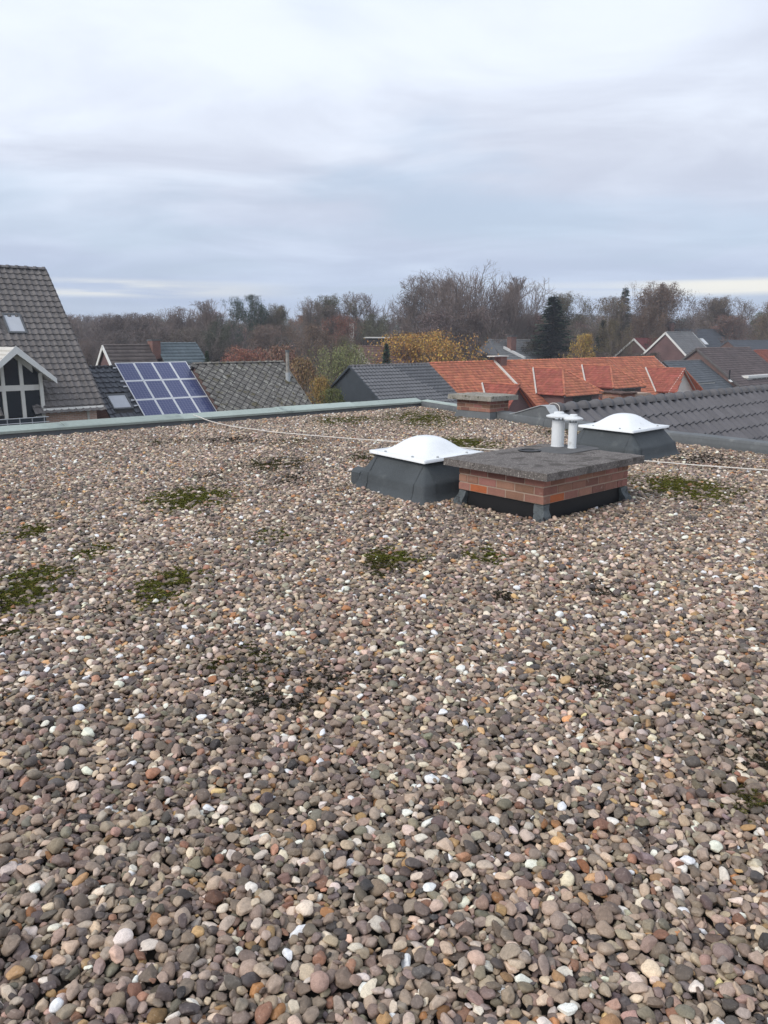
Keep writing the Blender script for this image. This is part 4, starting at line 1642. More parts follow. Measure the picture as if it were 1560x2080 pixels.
# ================================================================== house with the lichen-covered slates
RT = on_row(392, 739, ROWW - .9)
t_len = along(RT, U, 574)
sl_h = House('slate_roof_house', 'house with a lichen-spotted grey diamond slate roof and a thin flue', 'house', RT, t_len, 5.2, 41, m_brickwall)
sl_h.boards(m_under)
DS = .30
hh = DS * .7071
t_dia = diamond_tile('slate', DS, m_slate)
lay_tiles(sl_h.root, 'slate', t_dia, sl_h.on(0, -.05), sl_h.X, sl_h.UP, t_len + .1, sl_h.slope, 2 * hh + .045, hh + .0225,  # slates set apart: dark felt in the gaps stands in for joint shadow
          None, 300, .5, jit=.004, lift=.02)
sl_h.ridge(m_slate, r=.10, step=.5)
sl_h.verge(1, m_slate, w=.12, t=.06)
fpx = sl_h.pix(584, 771)
fb0 = sl_h.on(t_len - .62, .95)
flr = MB()
fx = on_plane(585, 772, sl_h.on(0, 0, .02), sl_h.X.cross(sl_h.UP))
flue = root('metal_flue', fx, 'thin tall grey metal flue on the lichen slate roof', 'flue')
zt = on_row(583, 712, fx.dot(W)).z
MB().tube([fx - Z3 * .2, Vector((fx.x, fx.y, zt))], .10, 12).build('pipe', mat('weathered_metal', (.30, .28, .25), rough=.7, var=.4, scale=4, fine=12), flue)
MB().tube([fx - Z3 * .1, fx + Z3 * .42], .135, 12).build('collar', m_leadl, flue)
MB().tube([Vector((fx.x, fx.y, zt - .1)), Vector((fx.x, fx.y, zt + .03))], .12, 12).build('flue_cap', m_lead, flue)

# ================================================================== dark gabled house
RD = on_row(710, 744, ROWW + .3)
d_len = along(RD, U, 870)
dk = House('dark_gabled_house', 'house with a dark blue clad gable and grey tiled roof behind the parapet', 'house', RD, d_len, 5.5, 35, m_bluegable, over=.12)
dk.boards(m_under)
t_dk = wave_tile('roof_tile', .30, .39, .06, .055, m_dark2, 'pan', 7)
dk.tiles(t_dk, .30, .34, single=300)
dk.ridge(m_ridge_grey, r=.12)
dk.verge(0, m_bluegable, w=.12, t=.05)
m_dgutter = m_leadl
# ================================================================== long orange roof with dormers
RR = RD + U * (d_len + .02)
RR = Vector((RR.x, RR.y, RR.z + .05))
r_len = along(RR, U, 1328)
rd = House('orange_tiled_terrace', 'long terrace with bright orange tiled roof and three dormers', 'house', RR, r_len, 6.0, 37, m_purple)
rd.boards(m_red)
t_red = wave_tile('roof_tile', .21, .33, .026, .030, m_red, 'roll', 5)
rd.tiles(t_red, .21, .285, single=0)
rd.ridge(m_red, r=.11, step=.40, single=True)
rd.verge(1, m_cream, w=.15, t=.08)
t_red2 = wave_tile('dormer_tile', .21, .33, .026, .030, m_red2, 'roll', 5)
# party-wall flashing and small chimney
pu = rd.pix(1002, 735)[0]
for (ua, ub, da, db) in ((pu, pu, .0, 1.5), (pu + .0, pu, 1.5, 3.6)):
    MB().box(rd.on(ua, da, .02), rd.X * .16, -rd.UP * (db - da), rd.X.cross(rd.UP) * .12).build('party_flashing', m_cream, rd.root)
cpos = rd.on(pu + .35, .25)
chm = root('small_brick_chimney', cpos, 'small brick chimney on the ridge of the orange terrace', 'chimney')
m_dbrick = brick_mat('dark_red_brick', (.22, .08, .06), (.17, .07, .06), (.25, .18, .15))
MB().box(cpos - Z3 * .5 - rd.X * .05 - rd.Nf * .3, rd.X * .75, rd.Nf * .6, Z3 * 1.0).build('stack', m_dbrick, chm)
MB().box(cpos + Z3 * .505 - rd.X * .85 - rd.Nf * .38, rd.X * 1.65, rd.Nf * .76, Z3 * .08).build('cap_slab', m_cream, chm)


def terrace_dormer(pr_back, px_front, p_back, px_fl, hip=True, front_m=None, fm=None):
    """dormer whose ridge leaves the main slope at pixel pr_back and ends at column px_front; its left eave leaves the slope at p_back"""
    u0, d0 = rd.pix(*pr_back)
    A_ = rd.on(u0, d0)                                  # ridge meets slope
    u1, d1 = rd.pix(*p_back)
    Bk = rd.on(u1, d1)
    hw = u0 - u1
    zr_, ze_ = A_.z, Bk.z
    fl = along(A_, rd.Nf, px_front)
    Ff = A_ + rd.Nf * fl                                # front end of the ridge
    el = along(Bk, rd.Nf, px_fl)
    FL = Bk + rd.Nf * el                                # front left eave corner
    FR = FL + rd.X * (2 * hw)
    BR = Bk + rd.X * (2 * hw)
    # left slope
    X_ = rd.Nf; 
    def slope_face(P0, P1, P2, P3, mats, nm, tl):
        # P0-P1 upper edge, P3-P2 lower edge
        slab_poly(rd.root, nm, [p + Z3 * .03 for p in (P0, P1, P2, P3)], .08, mats)
    slab_poly(rd.root, 'dormer_roof', [A_ + Z3 * .06, Ff + Z3 * .06, FL + Z3 * .06, Bk + Z3 * .06], .08, m_red2)
    slab_poly(rd.root, 'dormer_roof', [A_ + Z3 * .06, Ff + Z3 * .06, FR + Z3 * .06, BR + Z3 * .06], .08, m_red)
    # tiles on the left slope (faces the viewer); laid in the frame of that slope
    dn_ = (Bk - A_); dn_ = dn_ - rd.Nf * dn_.dot(rd.Nf)
    upv = (-dn_).normalized()
    n_ = rd.Nf.cross(upv)
    Xl = -rd.Nf
    n2 = Xl.cross(upv)
    if n2.z > 0:
        Xd, O_ = Xl, max((A_, Ff, FL), key=lambda p: p.dot(rd.Nf))
    else:
        Xd, O_ = rd.Nf, A_
    ext = max(fl, (FL - A_).dot(rd.Nf)) + .05
    O2 = A_ + (rd.Nf * ext if Xd.dot(rd.Nf) < 0 else -rd.Nf * 2.0) + Z3 * .06
    slen = dn_.length
    poly = [A_, Ff, FL, Bk]
    def inpoly(u, d):
        p = O2 + Xd * u - upv * d
        sgn = 0
        nn_ = Xd.cross(upv)
        for i in range(4):
            e = poly[(i + 1) % 4] - poly[i]
            s = e.cross(p - poly[i]).dot(nn_)
            if abs(s) < .02:
                continue
            if sgn == 0:
                sgn = 1 if s > 0 else -1
            elif sgn * s < 0:
                return False
        return True
    lay_tiles(rd.root, 'dormer_tile', t_red2, O2, Xd, upv, ext + 2.0, slen, .21, .285, inpoly, 0, lift=.012, rest='dormer_tiles')
    ridge_row(rd.root, A_ + Z3 * .07, rd.Nf, fl, m_red, r=.09, step=.38, name='dormer_ridge_tile')
    if hip:
        slab_poly(rd.root, 'dormer_hip', [Ff + Z3 * .06, FL + Z3 * .06, FR + Z3 * .06], .08, m_red)
        mid = (FL + FR) / 2
        uph = (Ff - mid).normalized()
        O3 = Ff - rd.X * hw + Z3 * .06
        hl = (Ff - mid).length
        lay_tiles(rd.root, 'dormer_tile', t_red, O3, rd.X, uph, 2 * hw, hl, .21, .285,
                  lambda u, d: abs(u - hw) < hw * d / hl - .02, 0, lift=.012, rest='dormer_tiles')
        for e in (FL, FR):
            dd_ = (e - Ff)
            ridge_row(rd.root, Ff + Z3 * .07, dd_.normalized(), dd_.length, m_red, r=.085, step=.38, name='hip_tile')
    # walls below the eaves
    P = [FL - rd.Nf * .25 + rd.X * .25, FR - rd.Nf * .25 - rd.X * .25, BR - rd.X * .25, Bk + rd.X * .25]
    fmw = fm or m_purple
    if hip:
        MB().prism([p - Z3 * .02 for p in P], -Z3 * 2.0).build('dormer_wall', fmw, rd.root)
        gl = FL - rd.Nf * .24 + rd.X * hw * .55 - Z3 * .15
        MB().box(gl, rd.X * (hw * .95), -Z3 * 1.0, rd.Nf * .03).build('dormer_window', m_glass, rd.root)
        MB().tube([FL - Z3 * .05, FR - Z3 * .05], .06, 6).build('dormer_gutter', m_lead, rd.root)
    else:
        Fm = Ff - rd.Nf * .3
        MB().prism([Fm - Z3 * .08, Fm - rd.X * hw * .92 - Z3 * (zr_ - ze_), Fm - rd.X * hw * .92 - Z3 * (zr_ - ze_ + 2.5), Fm + rd.X * hw * .92 - Z3 * (zr_ - ze_ + 2.5), Fm + rd.X * hw * .92 - Z3 * (zr_ - ze_)], -rd.Nf * .2).build('dormer_gable', fmw, rd.root)
        for s in (-1, 1):
            a0 = Ff + Z3 * .10; a1 = Ff + rd.X * (s * hw) + Z3 * (.10 - (zr_ - ze_))
            MB().prism([a0, a1, a1 - Z3 * .22, a0 - Z3 * .22], -rd.Nf * .06).build('barge_board', front_m or m_cream, rd.root)
    # valley flashing strip up the left side
    MB().box(A_ + Z3 * .05 - rd.X * .1, Bk - A_, -rd.X * .10, rd.X.cross(rd.UP) * .10).build('valley_flashing', m_cream, rd.root)


m_brownwood = mat('brown_red_board', (.17, .075, .065), rough=.7, var=.15)
terrace_dormer((1084, 749), 1143, (1091, 801), 1147)
terrace_dormer((1183, 743), 1240, (1192, 787), 1246)
terrace_dormer((1312, 748), 1392, (1333, 797), 1374, hip=False, fm=m_cream, front_m=m_cream)
terrace_dormer((981, 780), 1056, (995, 838), 1028, hip=False, fm=m_purple, front_m=m_brownwood)

# ================================================================== next houses of the row
RE = on_row(1346, 735, ROWW + .3)
e_len = along(RE, U, 1429)
eh = House('blue_grey_house', 'low house with a blue-grey tiled roof between the orange terrace and the brown roof', 'house', RE, e_len, 6.5, 35, m_purple)
m_blue = mat('blue_grey_tile', (.125, .135, .145), rough=.6, var=.2, scale=.8, rnd=.12)
t_blue = wave_tile('roof_tile', .30, .39, .04, .035, m_blue, 'pan', 5)
eh.boards(m_under)
eh.tiles(t_blue, .30, .34, single=0)
eh.ridge(m_ridge_grey, r=.12, single=True)
eh.verge(1, m_cream, w=.12, t=.18)
ew = eh.pix(1412, 778)
b0 = eh.on(ew[0], ew[1])
MB().box(b0 - eh.Nf * 1.0 + Z3 * .0, eh.X * 3.6, eh.Nf * 1.4, Z3 * .10).build('flat_dormer_roof', m_lead, eh.root)
MB().box(b0 - eh.Nf * 1.0 - Z3 * 1.0, eh.X * 3.5, eh.Nf * 1.3, Z3 * .98).build('flat_dormer', m_cream, eh.root)
for i in range(3):
    MB().box(b0 + eh.Nf * .31 + eh.X * (.25 + i * 1.1) - Z3 * .8, eh.X * .8, Z3 * .6, eh.Nf * .03).build('window_pane', m_glass, eh.root)

RF_ = on_row(1415, 708, ROWW + .8)
f_len = along(RF_, U, 1522)
fh = House('brown_roof_house', 'taller house with a grey-brown tiled roof and white dormer at the right edge', 'house', RF_, f_len, 7.5, 37, m_brickwall)
m_brown = mat('grey_brown_tile', (.150, .118, .112), rough=.9, var=.22, scale=.8, rnd=.16)
t_brown = wave_tile('roof_tile', .30, .39, .04, .04, m_brown, 'pan', 5)
fh.boards(m_under)
fh.tiles(t_brown, .30, .36, single=0)
fh.ridge(m_brown, r=.12, single=True)
fh.verge(0, m_verge, w=.2, t=.1)
fu, fd = fh.pix(1512, 768)
b0 = fh.on(fu, fd)
MB().box(b0 - fh.Nf * 1.5 - fh.X * .2, fh.X * 6.4, fh.Nf * 2.0, Z3 * .25).build('dormer_fascia', m_white, fh.root)
MB().box(b0 - fh.Nf * 1.5 - Z3 * 1.2, fh.X * 6.0, fh.Nf * 1.8, Z3 * 1.2).build('dormer_front', m_white, fh.root)
for i in range(4):
    MB().box(b0 + fh.Nf * .31 + fh.X * (1.3 + i * 1.15) - Z3 * .95, fh.X * .9, Z3 * .85, fh.Nf * .03).build('window_pane', m_glass, fh.root)
vu = fh.pix(1481, 772)
vp = fh.on(*vu)
MB().tube([vp - Z3 * .1, vp + Z3 * 1.0], .07, 8).build('vent_pipe', m_black, fh.root)
MB().box(vp - fh.X * .25 + Z3 * .02, fh.X * .5, -fh.UP * .35, fh.X.cross(fh.UP) * .04).build('vent_flashing', m_white, fh.root)

RG = on_row(1532, 712, ROWW + .4)
gh = House('red_roof_house', 'house with a dull red tiled roof cut off by the right edge of the picture', 'house', RG, 14, 7.0, 38, m_brickwall)
m_dullred = mat('dull_red_tile', (.30, .10, .07), rough=.85, var=.2, scale=1, rnd=.2)
t_dr = wave_tile('roof_tile', .30, .39, .04, .04, m_dullred, 'pan', 5)
gh.boards(m_dullred)
gh.tiles(t_dr, .30, .36, single=0)
gh.ridge(m_dullred, single=False)
gh.verge(0, m_dullred)

# ================================================================== houses further back
def far_house(name, label, p0, Y, px1, run, pitch, wallm, roofm, tile, vm=None, vend=(0,), back=None, head=HEAD, over=.2, gauge=.36, tw=.30):
    R0 = at_y(p0[0], p0[1], Y)
    ln = along(R0, hd(head), px1)
    h = House(name, label, 'house', R0, ln, run, pitch, wallm, head=head, back=back, over=over)
    h.boards(roofm)
    me = wave_tile('roof_tile', tw, gauge + .04, .03, .04, roofm, tile, 4)
    h.tiles(me, tw, gauge, single=0)
    h.ridge(roofm, r=.12, step=.45, single=False)
    for e in vend:
        h.verge(e, vm or m_white, w=.22, t=.08)
    return h


m_umber = mat('umber_slate', (.150, .125, .115), rough=.9, var=.25, scale=.7, rnd=.15)
m_bluesheet = mat('blue_grey_sheet', (.150, .185, .200), rough=.6, var=.12, scale=.7, rnd=.08)
m_gslate = mat('pale_grey_slate', (.25, .25, .245), rough=.85, var=.15, scale=.5, rnd=.08)
m_gslate2 = mat('dark_grey_slate', (.130, .137, .150), rough=.85, var=.15, scale=.5, rnd=.08)
m_maroon = mat('maroon_tile', (.20, .060, .055), rough=.85, var=.2, scale=.6, rnd=.15)
m_pale = mat('pale_render', (.42, .38, .34), rough=.9, var=.1)

fa = far_house('brown_slate_house', 'house with a brown slate roof and white-edged gable behind the solar panels', (209, 702), 58, 305, 4.2, 47, m_purple, m_umber, 'flat', vend=(0,))
fch = fa.at(fa.len - .1, -.2, 0)
cc = root('brick_chimney', fch, 'dark square chimney between the brown slate roof and the blue-grey roof', 'chimney')
MB().box(fch - Z3 * 1.0, fa.X * .65, fa.Nf * .8, Z3 * 1.35).build('stack', m_dbrick, cc)
MB().box(fch + Z3 * .352 - fa.X * .06 - fa.Nf * .06, fa.X * .77, fa.Nf * .92, Z3 * .08).build('cap_slab', m_lead, cc)
fb_ = far_house('blue_grey_annex', 'building with a blue-grey ribbed roof behind the solar panels', (314, 698), 61, 396, 3.4, 42, m_brickwall, m_bluesheet, 'roll', vend=(1,), vm=m_bluesheet)

fa2 = far_house('clipped_gable_house', 'house with a pale grey roof and clipped brick gable behind the orange terrace', (992, 691), 100, 1076, 7.0, 42, m_brickwall, m_gslate, 'flat', vend=())
# clipped gable: small hip over the left end with white barges
e0 = fa2.R0
hipz = 1.9
hx = hipz / math.tan(R(45))
Pm = e0 + fa2.X * .3
lf = e0 - fa2.X * .5 - fa2.UP * (hipz / math.sin(fa2.pitch)); lb_ = e0 - fa2.X * .5 - fa2.UPB * (hipz / math.sin(fa2.pitch))
slab_poly(fa2.root, 'clipped_hip', [Pm + Z3 * .22, lf + Z3 * .12, lb_ + Z3 * .12], .12, m_gslate2)
for (q, upd) in ((lf, fa2.UP), (lb_, fa2.UPB)):
    MB().box(q + Z3 * .1, fa2.X * .35, -upd * 4.2, -Z3 * .45).build('barge_board', m_white, fa2.root)
pcx = at_y(1035, 692, 101)
cc = root('brick_chimney', pcx, 'dark chimney on the ridge of the pale grey clipped-gable house', 'chimney')
MB().box(pcx - Z3 * 1.2 - fa2.X * .5, fa2.X * 1.0, fa2.Nf * .7, Z3 * 1.7).build('stack', m_dbrick, cc)
MB().box(pcx + Z3 * .502 - fa2.X * .58 - fa2.Nf * .08, fa2.X * 1.16, fa2.Nf * .86, Z3 * .12).build('cap_slab', m_lead, cc)
cg = fa2.pix(1022, 711)
q = fa2.on(cg[0], cg[1])
MB().box(q + Z3 * .15, fa2.X * 2.6 + fa2.Nf * 1.3 - Z3 * 1.3, fa2.X * .3, Z3 * .3).build('valley_board', m_white, fa2.root)

fm1 = far_house('maroon_roof_house', 'house with a maroon tiled roof left of the brick gable with white barges', (1288, 688), 108, 1352, 6.5, 40, m_brickwall, m_maroon, 'flat', vend=(0,))
fg1 = far_house('brick_gable_house', 'house with a dark brick gable edged in white barge boards', (1352, 675), 100, 1406, 5.6, 43, m_purple, m_gslate, 'flat', vend=(0, 1))
fl1 = far_house('long_slate_house', 'long house with a dark slate roof and brick end chimney behind the white-edged gable', (1350, 668), 122, 1462, 7.0, 42, m_dbrick, m_gslate2, 'flat', vend=())
swp = [fl1.pix(*p) for p in ((1428, 696), (1441, 689))]
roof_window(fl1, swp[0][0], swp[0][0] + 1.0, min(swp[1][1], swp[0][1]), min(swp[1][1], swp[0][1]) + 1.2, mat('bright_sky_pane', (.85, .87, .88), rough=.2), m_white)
q = fl1.on(fl1.len, 0)
cc = root('end_wall_chimney', q, 'tall pinkish brick chimney at the right end of the long slate house', 'chimney')
m_pinkb2 = brick_mat('pink_brick_far', (.30, .14, .12), (.25, .12, .10), (.30, .22, .2))
MB().prism([q - fl1.Nf * 1.0 + Z3 * .7, q + fl1.Nf * .2 + Z3 * .7, q + fl1.Nf * 5 - Z3 * 5.0, q - fl1.Nf * 5 - Z3 * 5.0], fl1.X * .9).build('stack', m_pinkb2, cc)
MB().box(q - fl1.Nf * 1.1 + Z3 * .702 - fl1.X * .05, fl1.Nf * 1.4, fl1.X * 1.0, Z3 * .14).build('cap_slab', m_lead, cc)
cq = fl1.R0 + fl1.X * .4
cc = root('brick_chimney', cq, 'small brick chimney at the left end of the long slate roof', 'chimney')
MB().box(cq - Z3 * 1, fl1.X * .9, fl1.Nf * .9, Z3 * 1.9).build('stack', m_pinkb2, cc)
MB().box(cq + Z3 * .902 - (fl1.X + fl1.Nf) * .06, fl1.X * 1.02, fl1.Nf * 1.02, Z3 * .1).build('cap_slab', m_lead, cc)
far_house('low_slate_house', 'low dark roof half hidden behind the brown roof at the right edge', (1478, 692), 112, 1580, 6.0, 38, m_brickwall, m_gslate2, 'flat', vend=())
far_house('reddish_roof_house', 'house with a faded red-brown roof between trees behind the dark gabled house', (728, 704), 82, 826, 6.0, 40, m_pale, mat('faded_red_tile', (.25, .16, .135), rough=.9, var=.2, scale=.6, rnd=.15), 'flat', vend=())
# flat roofed building with white edge, far
q = at_y(748, 690, 112)
fl_ = root('flat_roof_block', Vector((q.x, q.y, GROUND)), 'far dark building with a white flat roof edge left of the golden tree', 'building')
MB().box(Vector((q.x, q.y, GROUND)), hd(85) * 3.4, hd(-5) * 6, Z3 * (q.z - GROUND + .2)).build('wall', mat('dark_brown_wall', (.05, .045, .04), rough=.9), fl_)
MB().box(Vector((q.x, q.y, q.z + .205)) - hd(85) * .4 - hd(-5) * .4, hd(85) * 3.8, hd(-5) * 6.8, Z3 * .18).build('roof_edge', m_white, fl_)
for i in range(3):
    MB().box(Vector((q.x, q.y, q.z - 1.6)) + hd(85) * (.3 + i * 1.05) - hd(-5) * .03, hd(85) * .7, hd(-5) * .06, Z3 * 1.3).build('window_pane', m_glass, fl_)
q = at_y(714, 694, 108)
tw_ = root('white_tower', Vector((q.x, q.y, GROUND)), 'slim white tower with dark openings standing among far trees', 'tower')
zt = at_y(714, 657, 108).z
MB().box(Vector((q.x - .33, q.y, GROUND)), (.66, 0, 0), (0, .66, 0), (0, 0, zt - GROUND)).build('shaft', m_white, tw_)
for dx in (-.2, .06):
    MB().box(Vector((q.x + dx, q.y - .01, zt - 1.25)), (.13, 0, 0), (0, .05, 0), (0, 0, .75)).build('opening', m_black, tw_)
q = at_y(178, 722, 70)

# ================================================================== trees
m_bark = mat('bark', (.150, .122, .108), rough=1, var=.3, scale=1.5, fine=8)
m_twig = mat('twigs', (.215, .172, .155), rough=1, var=.25, scale=.8, fine=6)


class TB:
    def __init__(self):
        self.v, self.f = [], []

    def limb(self, pts, rads, k):
        i0 = len(self.v)
        n = len(pts)
        for i in range(n):
            t = (pts[min(i + 1, n - 1)] - pts[max(i - 1, 0)])
            t.normalize()
            a = Vector((1, 0, 0)) if abs(t.x) < .7 else Vector((0, 1, 0))
            s = t.cross(a).normalized(); q = s.cross(t)
            for j in range(k):
                an = 2 * math.pi * j / k
                self.v.append(pts[i] + (s * math.cos(an) + q * math.sin(an)) * rads[i])
        for i in range(n - 1):
            for j in range(k):
                self.f.append((i0 + i * k + j, i0 + i * k + (j + 1) % k, i0 + (i + 1) * k + (j + 1) % k, i0 + (i + 1) * k + j))


def grow_tree(seed, H=14.0, spread=.55, trunk=.28, limbs=7, sub=(5, 5, 4), twig_r=.016, leaf_n=0, leaf_s=.22, shape='round', up=.35):
    """returns (trunk+limbs, twigs, leaves): a tree H metres high with its foot at the origin"""
    rs = random.Random(seed)
    wood, twig, lv, lf = TB(), TB(), [], []
    tips = []

    def rv(s):
        return Vector((rs.gauss(0, s), rs.gauss(0, s), rs.gauss(0, s)))

    def branch(p, d, ln, r, level):
        n = 4 if level < 2 else 3
        pts, rads = [p.copy()], [r]
        q, dd = p.copy(), d.copy()
        for i in range(n):
            dd = (dd + rv(.13 + .05 * level) + Z3 * (up * .30 if level else 0)).normalized()
            q = q + dd * (ln / n)
            pts.append(q.copy()); rads.append(max(twig_r * .55, r * (1 - .72 * (i + 1) / n)))
        tgt = wood if level <= 2 else twig
        tgt.limb(pts, rads, 6 if level == 0 else (4 if level <= 2 else 3))
        if level > len(sub):
            tips.append((pts[-1], dd)); tips.append((pts[-2], dd))
            return
        cnt_ = limbs if level == 0 else sub[level - 1]
        for c in range(cnt_):
            if level == 0:
                t = trunk + (1 - trunk) * (c + rs.random() * .7) / cnt_
            else:
                t = .28 + .72 * (c + rs.random()) / cnt_
            x = t * n; i = min(int(x), n - 1)
            b0 = pts[i].lerp(pts[i + 1], x - i)
            ax = (pts[i + 1] - pts[i]).normalized()
            az = rs.random() * 6.283 if level else (c * 2.4 + rs.random() * .8)
            pr = ax.cross(Vector((math.cos(az), math.sin(az), .31))).normalized()
            if level == 0:
                a = spread * (1.15 - .6 * t) + rs.uniform(-.1, .12)
                if shape == 'dome':
                    a = 1.35 - .95 * t + rs.uniform(-.1, .1)
                lim = H * .62 * math.sqrt(max(.12, 1 - (t * .93) ** 2)) * rs.uniform(.85, 1.1) if shape == 'dome' else H * (1 - t * .72) * (.62 if shape == 'round' else .46) * rs.uniform(.85, 1.12)
            else:
                a = rs.uniform(.45, .85); lim = ln * rs.uniform(.42, .66)
            nd = (ax * math.cos(a) + pr * math.sin(a)).normalized()
            branch(b0, nd, lim, max(twig_r, rads[i] * rs.uniform(.45, .62)), level + 1)
        if level:
            tips.append((pts[-1], dd))

    branch(Vector((0, 0, 0)), (Z3 + rv(.03)).normalized(), H * (.60 if shape == 'dome' else .80), H * .018, 0)
    zmax = max(max(v.z for v in twig.v) if twig.v else 0, max(v.z for v in wood.v))
    k = H / zmax
    for tb in (wood, twig):
        tb.v = [v * k for v in tb.v]
    if leaf_n:
        per = leaf_n / max(1, len(tips))
        for (p, d) in tips:
            m = int(per) + (rs.random() < per - int(per))
            for _ in range(m):
                c = p * k + rv(leaf_s * 1.25)
                a = rv(1).normalized(); b_ = a.cross(rv(1)).normalized()
                s = leaf_s * rs.uniform(.55, 1.2)
                i0 = len(lv)
                lv += [c - a * s * .5, c + b_ * s * .32, c + a * s * .5, c - b_ * s * .32]
                lf.append((i0, i0 + 1, i0 + 2, i0 + 3))
    return wood, twig, lv, lf


def grow_conifer(seed, H=14.0, width=.24, n=420, gap=.06):
    rs = random.Random(seed)
    wood, twig, lv, lf = TB(), TB(), [], []
    wood.limb([Vector((0, 0, 0)), Vector((0, 0, H * .5)), Vector((0, 0, H))], [H * .014, H * .009, .01], 6)
    for i in range(n):
        t = (i + rs.random()) / n
        t = .05 + .95 * t ** .85
        z = H * t
        R_ = H * width * (1 - t) ** .85 * rs.uniform(.6, 1.15) + .12
        a = rs.random() * 6.283
        d = Vector((math.cos(a), math.sin(a), 0)); s = Vector((-d.y, d.x, 0))
        droop = rs.uniform(-.1, .45)
        p0 = Vector((0, 0, z)); p1 = p0 + d * R_ - Z3 * (R_ * droop)
        twig.limb([p0, p1], [.03, .01], 3)
        m = 5 + int(R_ * 3)
        for k in range(m):
            f = (k + .6) / m
            c = p0.lerp(p1, f)
            w_ = .22 + .26 * (1 - f) * min(1, R_)
            for sg in (-1, 1):
                e = c + s * (sg * w_ * rs.uniform(.7, 1.3)) + d * rs.uniform(.05, .3) - Z3 * rs.uniform(0, .22)
                i0 = len(lv)
                q = d * .09
                lv += [c - q, c + q, e + q * .4 + Z3 * .02, e - q * .4]
                lf.append((i0, i0 + 1, i0 + 2, i0 + 3))
    return wood, twig, lv, lf


def tri_mesh(name, tb_list, mats):
    vs, fs, mi = [], [], []
    for k, (v, f) in enumerate(tb_list):
        o = len(vs)
        vs += v
        fs += [tuple(i + o for i in q) for q in f]
        mi += [k] * len(f)
    if not fs:
        return None
    return np_mesh(name, np.array([p[:] for p in vs]), np.array(fs, dtype=np.int32).ravel(), 4, mats, mi)


KINDS = {}


def kind(name, data):
    wood, twig, lv, lf = data
    if name not in ('spruce', 'pine'):          # no single shoots far above the crown
        zp = float(np.percentile([v.z for v in twig.v], 97))
        for arr in (wood.v, twig.v, lv):
            for v in arr:
                if v.z > zp:
                    v.z = zp + (v.z - zp) * .35
    KINDS[name] = (tri_mesh('trunk', [(wood.v, wood.f)], [m_bark]),
                   tri_mesh('crown', [(twig.v, twig.f), (lv, lf)], [m_twig, m_leaf]),
                   tri_mesh('tree', [(wood.v, wood.f), (twig.v, twig.f), (lv, lf)], [m_bark, m_twig, m_leaf]))


kind('bare_a', grow_tree(1, spread=.75, trunk=.30, limbs=10, sub=(7, 6, 6), twig_r=.024, up=.5))
kind('bare_b', grow_tree(2, spread=.60, trunk=.34, limbs=9, sub=(7, 6, 6), twig_r=.024, up=.5))
kind('bare_c', grow_tree(3, spread=.90, trunk=.26, limbs=10, sub=(6, 6, 6), twig_r=.024, leaf_n=1800, leaf_s=.16))
kind('bare_fan', grow_tree(33, spread=.9, trunk=.24, limbs=15, sub=(7, 6, 5), twig_r=.026, up=.75, shape='dome'))
kind('bare_tall', grow_tree(4, spread=.55, trunk=.40, limbs=9, sub=(6, 6, 6), shape='tall', twig_r=.024, up=.5))
kind('thin_a', grow_tree(11, spread=.8, trunk=.22, limbs=10, sub=(6, 6, 5), leaf_n=7000, leaf_s=.16, twig_r=.02))
kind('thin_b', grow_tree(12, spread=.7, trunk=.25, limbs=10, sub=(6, 6, 5), leaf_n=10000, leaf_s=.16, twig_r=.02))
kind('thin_c', grow_tree(17, spread=.6, trunk=.22, limbs=10, sub=(6, 6, 5), leaf_n=8000, leaf_s=.17, shape='tall', twig_r=.02))
kind('leafy_a', grow_tree(13, spread=.95, trunk=.18, limbs=10, sub=(5, 5, 4), leaf_n=16000, leaf_s=.20, up=.2))
kind('leafy_b', grow_tree(14, spread=.85, trunk=.14, limbs=11, sub=(5, 5, 4), leaf_n=16000, leaf_s=.19, up=.2))
kind('bush', grow_tree(15, H=6, spread=1.1, trunk=.06, limbs=12, sub=(5, 5, 4), leaf_n=9000, leaf_s=.17, up=.1))
kind('dome', grow_tree(31, H=9, spread=1.1, trunk=.12, limbs=16, sub=(6, 5, 4), leaf_n=15000, leaf_s=.20, up=.15, shape='dome'))
kind('bush_b', grow_tree(16, H=6, spread=1.2, trunk=.05, limbs=12, sub=(5, 5, 4), leaf_n=4200, leaf_s=.22, up=.1))
kind('spruce', grow_conifer(21, width=.23, n=460))
kind('pine', grow_conifer(22, width=.15, n=300))
KW = {}
for k_, v_ in KINDS.items():
    c_ = np.zeros(len(v_[2].vertices) * 3); v_[2].vertices.foreach_get('co', c_); c_ = c_.reshape(-1, 3)
    KW[k_] = (c_[:, 2].max() if k_ in ('spruce', 'pine') else np.percentile(c_[:, 2], 98.8), np.percentile(np.abs(c_[:, :2]), 90 if k_ not in ('spruce', 'pine') else 93) * 2)

OLIVE, BROWN, RUST, YEL, DKG, GREEN, PURP, GOLD = (.115, .105, .055), (.135, .095, .065), (.30, .105, .06), (.34, .22, .07), (.028, .042, .026), (.12, .125, .055), (.12, .09, .085), (.30, .18, .05)


def tree(name, label, px, ytop, Y, kd, wpx=None, col=OLIVE, cat='tree', group=None):
    """stand a tree on the ground at distance Y so that its top shows at pixel row ytop"""
    p = at_y(px, ytop, Y)
    H = p.z - GROUND
    h0, w0 = KW[kd]
    sz = H / h0
    sx_ = (wpx / F * Y) / w0 if wpx else sz
    r = root(name, Vector((p.x, p.y, GROUND)), label, cat, group)
    r.rotation_euler.z = random.uniform(0, 6.28)
    r.scale = (sx_, sx_, sz)
    for nm, me in (('trunk', KINDS[kd][0]), ('crown', KINDS[kd][1])):
        if me:
            o = bpy.data.objects.new(nm, me); COL.objects.link(o); o.parent = r
            o['col'] = [c * 1.5 for c in col]
    return r


